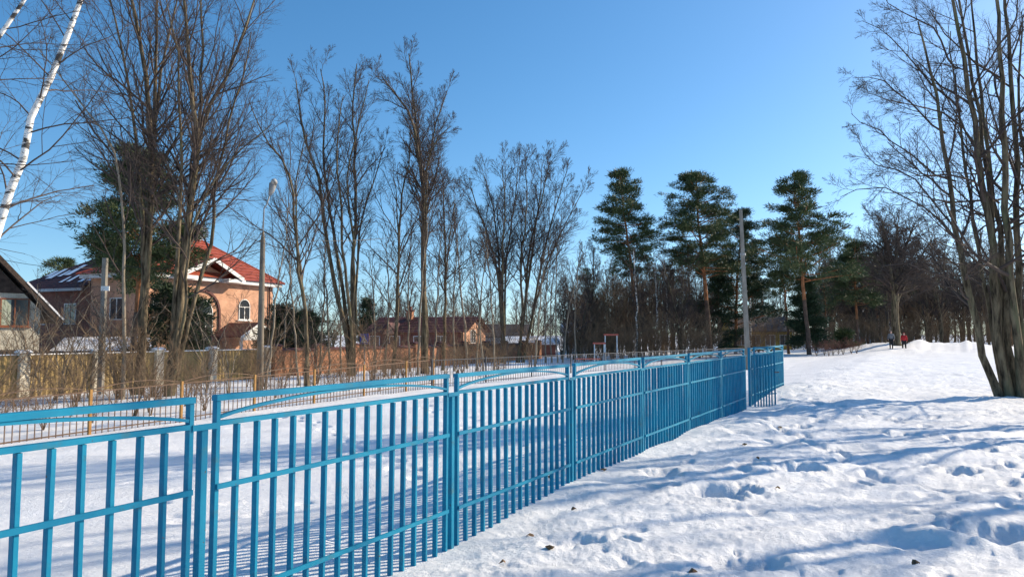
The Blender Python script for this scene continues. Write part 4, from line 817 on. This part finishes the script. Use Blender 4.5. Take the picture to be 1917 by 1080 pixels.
shrubs = [proto_tree('bare_shrub', LS_, GS, 3.2, .022, 211, 6, 1.3, Z=24, n1=7, n2=4, n3=3, n4=0, t0=.1, l1=(.25, .5), twig='twig_warm', bark='twig_warm', cat='shrub', sides=5),
          proto_tree('bare_shrub', LS_, GS, 2.2, .018, 212, 8, 1.0, Z=24, n1=7, n2=4, n3=3, n4=0, t0=.1, l1=(.25, .5), twig='twig_warm', bark='twig_warm', cat='shrub', sides=5),
          proto_tree('bare_shrub', LS_, GS, 4.6, .03, 213, 4, 1.4, Z=24, n1=9, n2=5, n3=3, n4=0, t0=.12, l1=(.22, .42), twig='twig', bark='bark_pale', cat='shrub', sides=5)]
used = set()
def put(i, plist, x, y, sc, rz, label=None, group=None, tint=None):
    p = plist[i]; key = p.name
    o = p if key not in used else copy_tree(p); used.add(key)
    o.location = (x, y, gz(x, y)); o.scale = (sc, sc, sc * 1.0); o.rotation_euler = (0, 0, rz)
    if label: o['label'] = label
    if group: o['group'] = group
    return o
rng = random.Random(77)
wood = []
def row(a, b, st, z0, z1, sc, lab, grp):
    px = a
    while px < b:
        x, y = PX(px + rng.uniform(-.6, .6) * st, rng.uniform(z0, z1)); put(rng.choice((0, 1, 2, 2, 3)), protos, x, y, rng.uniform(*sc), rng.uniform(0, 6.28), lab, grp); px += st
T1_, G1_ = 'bare tree in the dark thicket between the round crowned trees and the tall grey pole', 'bare trees of the dark thicket behind the fences'
T2_, G2_ = 'bare tree of the wood behind the people and snow heaps on the right', 'bare trees of the wood behind the snowfield'
T3_, G3_ = 'low bare tree on the skyline behind the roadside walls and red house', 'bare trees on the skyline behind the houses'
row(1058, 1320, 11, 64, 86, (.60, .90), T1_, G1_); row(1060, 1330, 11, 88, 118, (.85, 1.25), T1_, G1_)
row(1390, 1500, 11, 98, 125, (.55, .9), T1_, G1_)
row(1525, 1930, 10, 84, 120, (.8, 1.25), T2_, G2_); row(1530, 1990, 13, 122, 165, (1.2, 1.8), T2_, G2_)
row(515, 1060, 17, 108, 150, (.5, .95), T3_, G3_); row(700, 920, 22, 86, 102, (.6, .95), T3_, G3_)
for k in range(44):
    s_ = 9 + 54 * rng.random(); q_ = rng.uniform(22.5, 31.5); x, y = FS(s_, q_)
    w_ = 'olive sheet fence' if s_ < 29.5 else 'orange brick wall'
    put(rng.choice((0, 0, 1, 2)), shrubs, x, y, rng.uniform(.6, 1.0), rng.uniform(0, 6.28), 'brown bare shrub growing in front of the ' + w_, 'bare shrubs before the ' + w_)
for k in range(34):
    x, y = FS(rng.uniform(8, 34), rng.uniform(18.6, 23)); put(rng.choice((0, 1)), shrubs, x, y, rng.uniform(.35, .7), rng.uniform(0, 6.28), 'low dry brown weed clump right behind the brown fence', 'dry weed clumps behind the brown fence')
for px in (62, 88, 128, 168, 225, 250, 400):
    x, y = PX(px + rng.uniform(-8, 8), rng.uniform(28, 31)); put(2, shrubs, x, y, rng.uniform(.8, 1.15), rng.uniform(0, 6.28), 'taller brown bare shrub standing at the olive sheet fence below the houses', 'taller shrubs at the olive sheet fence')
gb_ = 'low reddish bushes at the far edge of the snowfield'
lb_ = 'low reddish bare bush at the far edge of the snow below the pines'
for i, px in enumerate((1525, 1540, 1556, 1575, 1590, 1600, 1548, 1566)):
    x, y = PX(px, 63 + rng.uniform(-1.5, 1.5)); o = put(1, shrubs, x, y, rng.uniform(.5, .62), rng.uniform(0, 6.28), lb_, gb_)
    if i == 0: red_crown = None
    for ch_ in o.children:
        if ch_.name.startswith('crown'):
            if red_crown is None:
                red_crown = ch_.data.copy(); red_crown.materials.clear(); red_crown.materials.append(M['twig_red'])
            ch_.data = red_crown
gu = 'undergrowth bushes of the dark thicket'
lu = 'brown bare bush in the undergrowth of the dark thicket beyond the dark railing'
for px in range(1050, 1330, 6):
    x, y = PX(px + rng.uniform(-5, 5), rng.uniform(60, 76)); put(rng.choice((0, 1)), shrubs, x, y, rng.uniform(.9, 1.3), rng.uniform(0, 6.28), lu, gu)
for px in range(1385, 1930, 9):
    x, y = PX(px + rng.uniform(-5, 5), rng.uniform(80, 100)); put(rng.choice((0, 1)), shrubs, x, y, rng.uniform(1.0, 1.5), rng.uniform(0, 6.28), 'brown bare bush behind the snow heaps at the far edge of the snowfield', 'bushes behind the snow heaps')
# far pines in the wood, copied
fp = conifer('pine_tree', 'far pine standing in the wood at the back', 90, None, .2, .4, 3.2, pine_prof, 120, nb=36, group='far pines in the wood', per=30, trunk=[(0, 0, -.2), (.1, 0, 6), (.3, .1, 10), (.3, .1, 13.5)])
for i, (px, Z, s_) in enumerate(((1568, 108, .85), (1640, 104, .95), (1660, 120, 1.0), (1238, 96, .8), (1275, 100, .8), (1425, 108, .75), (1545, 96, .8), (1735, 125, 1.0), (1830, 130, 1.0), (1555, 118, 1.05), (1582, 124, 1.15), (1622, 112, 1.0), (1700, 118, 1.0), (1765, 120, 1.05), (1255, 108, 1.0), (1215, 112, 1.0), (1410, 118, 1.0), (1100, 112, .95))):
    o = fp if i == 0 else copy_tree(fp); x, y = PX(px, Z); o.location = (x, y, gz(x, y)); o.scale = (s_, s_, s_); o.rotation_euler = (0, 0, i * 1.3)
for i, (px, ph, pt, Z) in enumerate(((1228, 560, 480, 74), (1246, 560, 490, 76), (1402, 560, 470, 84), (1190, 580, 470, 64))):
    bare_tree('birch_tree', 'thin white birch trunk among the thicket below the tall pines', [S(Z, px, (px + 2, ph), (px - 4, pt))], .11, 130 + i, Z=70, group='thin birches in the thicket', bark='birch', n1=12, n2=6, n3=5, n4=0, t0=.4)

# ------------------------------------------------------------------ EXERCISE BARS, PEOPLE, LITTER
def chin_bar(name, label, px0, px1, pyt, Z):
    (x0, y0, z0), (x1, y1, z1) = ground_at(px0, Z), ground_at(px1, Z); zt = W(px0, pyt, Z)[2] - z0; L = x1 - x0
    t = thing(name, label, 'exercise bar', (x0, y0, z0), 0.0)
    for xx in (0, L): part('post', MB().tube([(xx, 0, -.3), (xx, 0, zt)], .045, 8), M['white'], t)
    part('crossbar', MB().box(-.12, L + .12, -.06, .06, zt, zt + .13), M['red_paint'], t)
chin_bar('exercise_bar', 'taller pull-up frame with red bar and white posts beyond the dark fence', 1132, 1154, 628, 58)
chin_bar('exercise_bar', 'lower pull-up frame with red bar left of the taller one', 1112, 1130, 644, 56.5)
x, y, z = ground_at(1100, 52)
bn = thing('bench', 'low red bench behind the dark railing near the pull-up frames', 'bench', (x, y, z))
part('seat', MB().box(-.9, .9, -.18, .18, .42, .48), M['red_paint'], bn)
for xx in (-.7, .7): part('leg', MB().box(xx - .05, xx + .05, -.15, .15, -.2, .419), M['metal'], bn)
x, y, z = ground_at(1527, 72)
bb_ = thing('notice_board', 'small pale notice board on two posts under the tiered pine', 'board', (x, y, z))
part('board', MB().box(-.5, .5, -.04, .04, 1.0, 2.0), M['grey_wall'], bb_)
for xx in (-.42, .42): part('post', MB().tube([(xx, .09, -.2), (xx, .09, 2.05)], .04, 6), M['metal'], bb_)

def person(label, px, Z, face, top_m, leg_m, hat_m, stride=.28, h=1.7):
    x, y, z = ground_at(px, Z)
    root = thing('person', label, 'person', (x, y, z), face)
    k = h / 1.75
    J = {'pel': (0, 0, .93), 'waist': (0, 0, 1.08), 'chest': (0, .02, 1.32), 'neck': (0, .02, 1.48), 'head0': (0, .04, 1.56), 'head': (0, .05, 1.66), 'crown': (0, .04, 1.72),
         'shl': (-.19, .02, 1.40), 'ell': (-.25, -.06, 1.14), 'wrl': (-.24, .06, .90), 'hdl': (-.23, .09, .80), 'shr': (.19, .02, 1.40), 'elr': (.25, .0, 1.14), 'wrr': (.24, .16, .93), 'hdr': (.23, .20, .84),
         'hpl': (-.10, 0, .88), 'knl': (-.11, stride * .6, .50), 'anl': (-.11, stride, .09), 'tol': (-.12, stride + .17, .04), 'hpr': (.10, 0, .88), 'knr': (.11, -stride * .2, .50), 'anr': (.11, -stride, .11), 'tor': (.12, -stride + .16, .04)}
    Rr = {'pel': .15, 'waist': .14, 'chest': .17, 'neck': .065, 'head0': .085, 'head': .105, 'crown': .08, 'shl': .075, 'ell': .055, 'wrl': .038, 'hdl': .04, 'shr': .075, 'elr': .055, 'wrr': .038, 'hdr': .04,
          'hpl': .10, 'knl': .07, 'anl': .048, 'tol': .045, 'hpr': .10, 'knr': .07, 'anr': .048, 'tor': .045}
    E = [('pel', 'waist'), ('waist', 'chest'), ('chest', 'neck'), ('neck', 'head0'), ('head0', 'head'), ('head', 'crown'), ('chest', 'shl'), ('shl', 'ell'), ('ell', 'wrl'), ('wrl', 'hdl'), ('chest', 'shr'), ('shr', 'elr'), ('elr', 'wrr'), ('wrr', 'hdr'),
         ('pel', 'hpl'), ('hpl', 'knl'), ('knl', 'anl'), ('anl', 'tol'), ('pel', 'hpr'), ('hpr', 'knr'), ('knr', 'anr'), ('anr', 'tor')]
    def skin(name, keys, grow_, m, rootk):
        keys = [q for q in J if q in keys]; me = bpy.data.meshes.new(name)
        me.from_pydata([tuple(c * k for c in J[q]) for q in keys], [(keys.index(a), keys.index(b)) for a, b in E if a in keys and b in keys], [])
        me.materials.append(m); o = link(name, me, root); md = o.modifiers.new('skin', 'SKIN'); md.use_smooth_shade = True
        for i, q in enumerate(keys):
            sv = me.skin_vertices[0].data[i]; sv.radius = (Rr[q] * k * grow_, Rr[q] * k * grow_); sv.use_root = (q == rootk)
        sb = o.modifiers.new('subdivision', 'SUBSURF'); sb.levels = 2; sb.render_levels = 2
        return o
    skin('body', set(J), .92, M['skin'], 'pel')
    skin('jacket', {'pel', 'waist', 'chest', 'neck', 'shl', 'ell', 'wrl', 'shr', 'elr', 'wrr'}, 1.18, top_m, 'pel')
    skin('trousers', {'pel', 'hpl', 'knl', 'anl', 'tol', 'hpr', 'knr', 'anr', 'tor'}, 1.14, leg_m, 'pel')
    skin('hat', {'head', 'crown'}, 1.15, hat_m, 'head')
person('person in a grey jacket and black trousers walking left of the thick trunk', 1665, 66, 2.6, M['grey_cloth'], M['black_cloth'], M['grey_cloth'], .22, 1.7)
person('person in a red jacket walking right of the thick trunk', 1689, 67, -.4, M['red_cloth'], M['black_cloth'], M['red_cloth'], .25, 1.72)
for i in range(16):
    a = math.radians(rng.uniform(-2, 34)); d = rng.uniform(4.5, 17); x, y = d * math.sin(a), d * math.cos(a)
    m_ = MB(); n = 7; l = rng.uniform(.02, .045)
    ring_ = [(l * math.cos(6.28 * k / n) * (1 + .3 * (k % 2)), l * .7 * math.sin(6.28 * k / n) * (1 + .3 * (k % 2)), .012 * math.sin(k * 1.7)) for k in range(n)]
    m_.add(ring_ + [(0, 0, .022)], [(k, (k + 1) % n, n) for k in range(n)] + [tuple(range(n - 1, -1, -1))])
    tag(part('dry_leaf', m_, M['dry_leaf'], None, (x, y, gz(x, y) + .015), rng.uniform(0, 6)), 'small brown dry leaf lying on the trampled snow', 'leaf', 'dry leaves scattered on the open snow')
print('TRIS', NTRI[0], 'OBJECTS', len(bpy.data.objects))
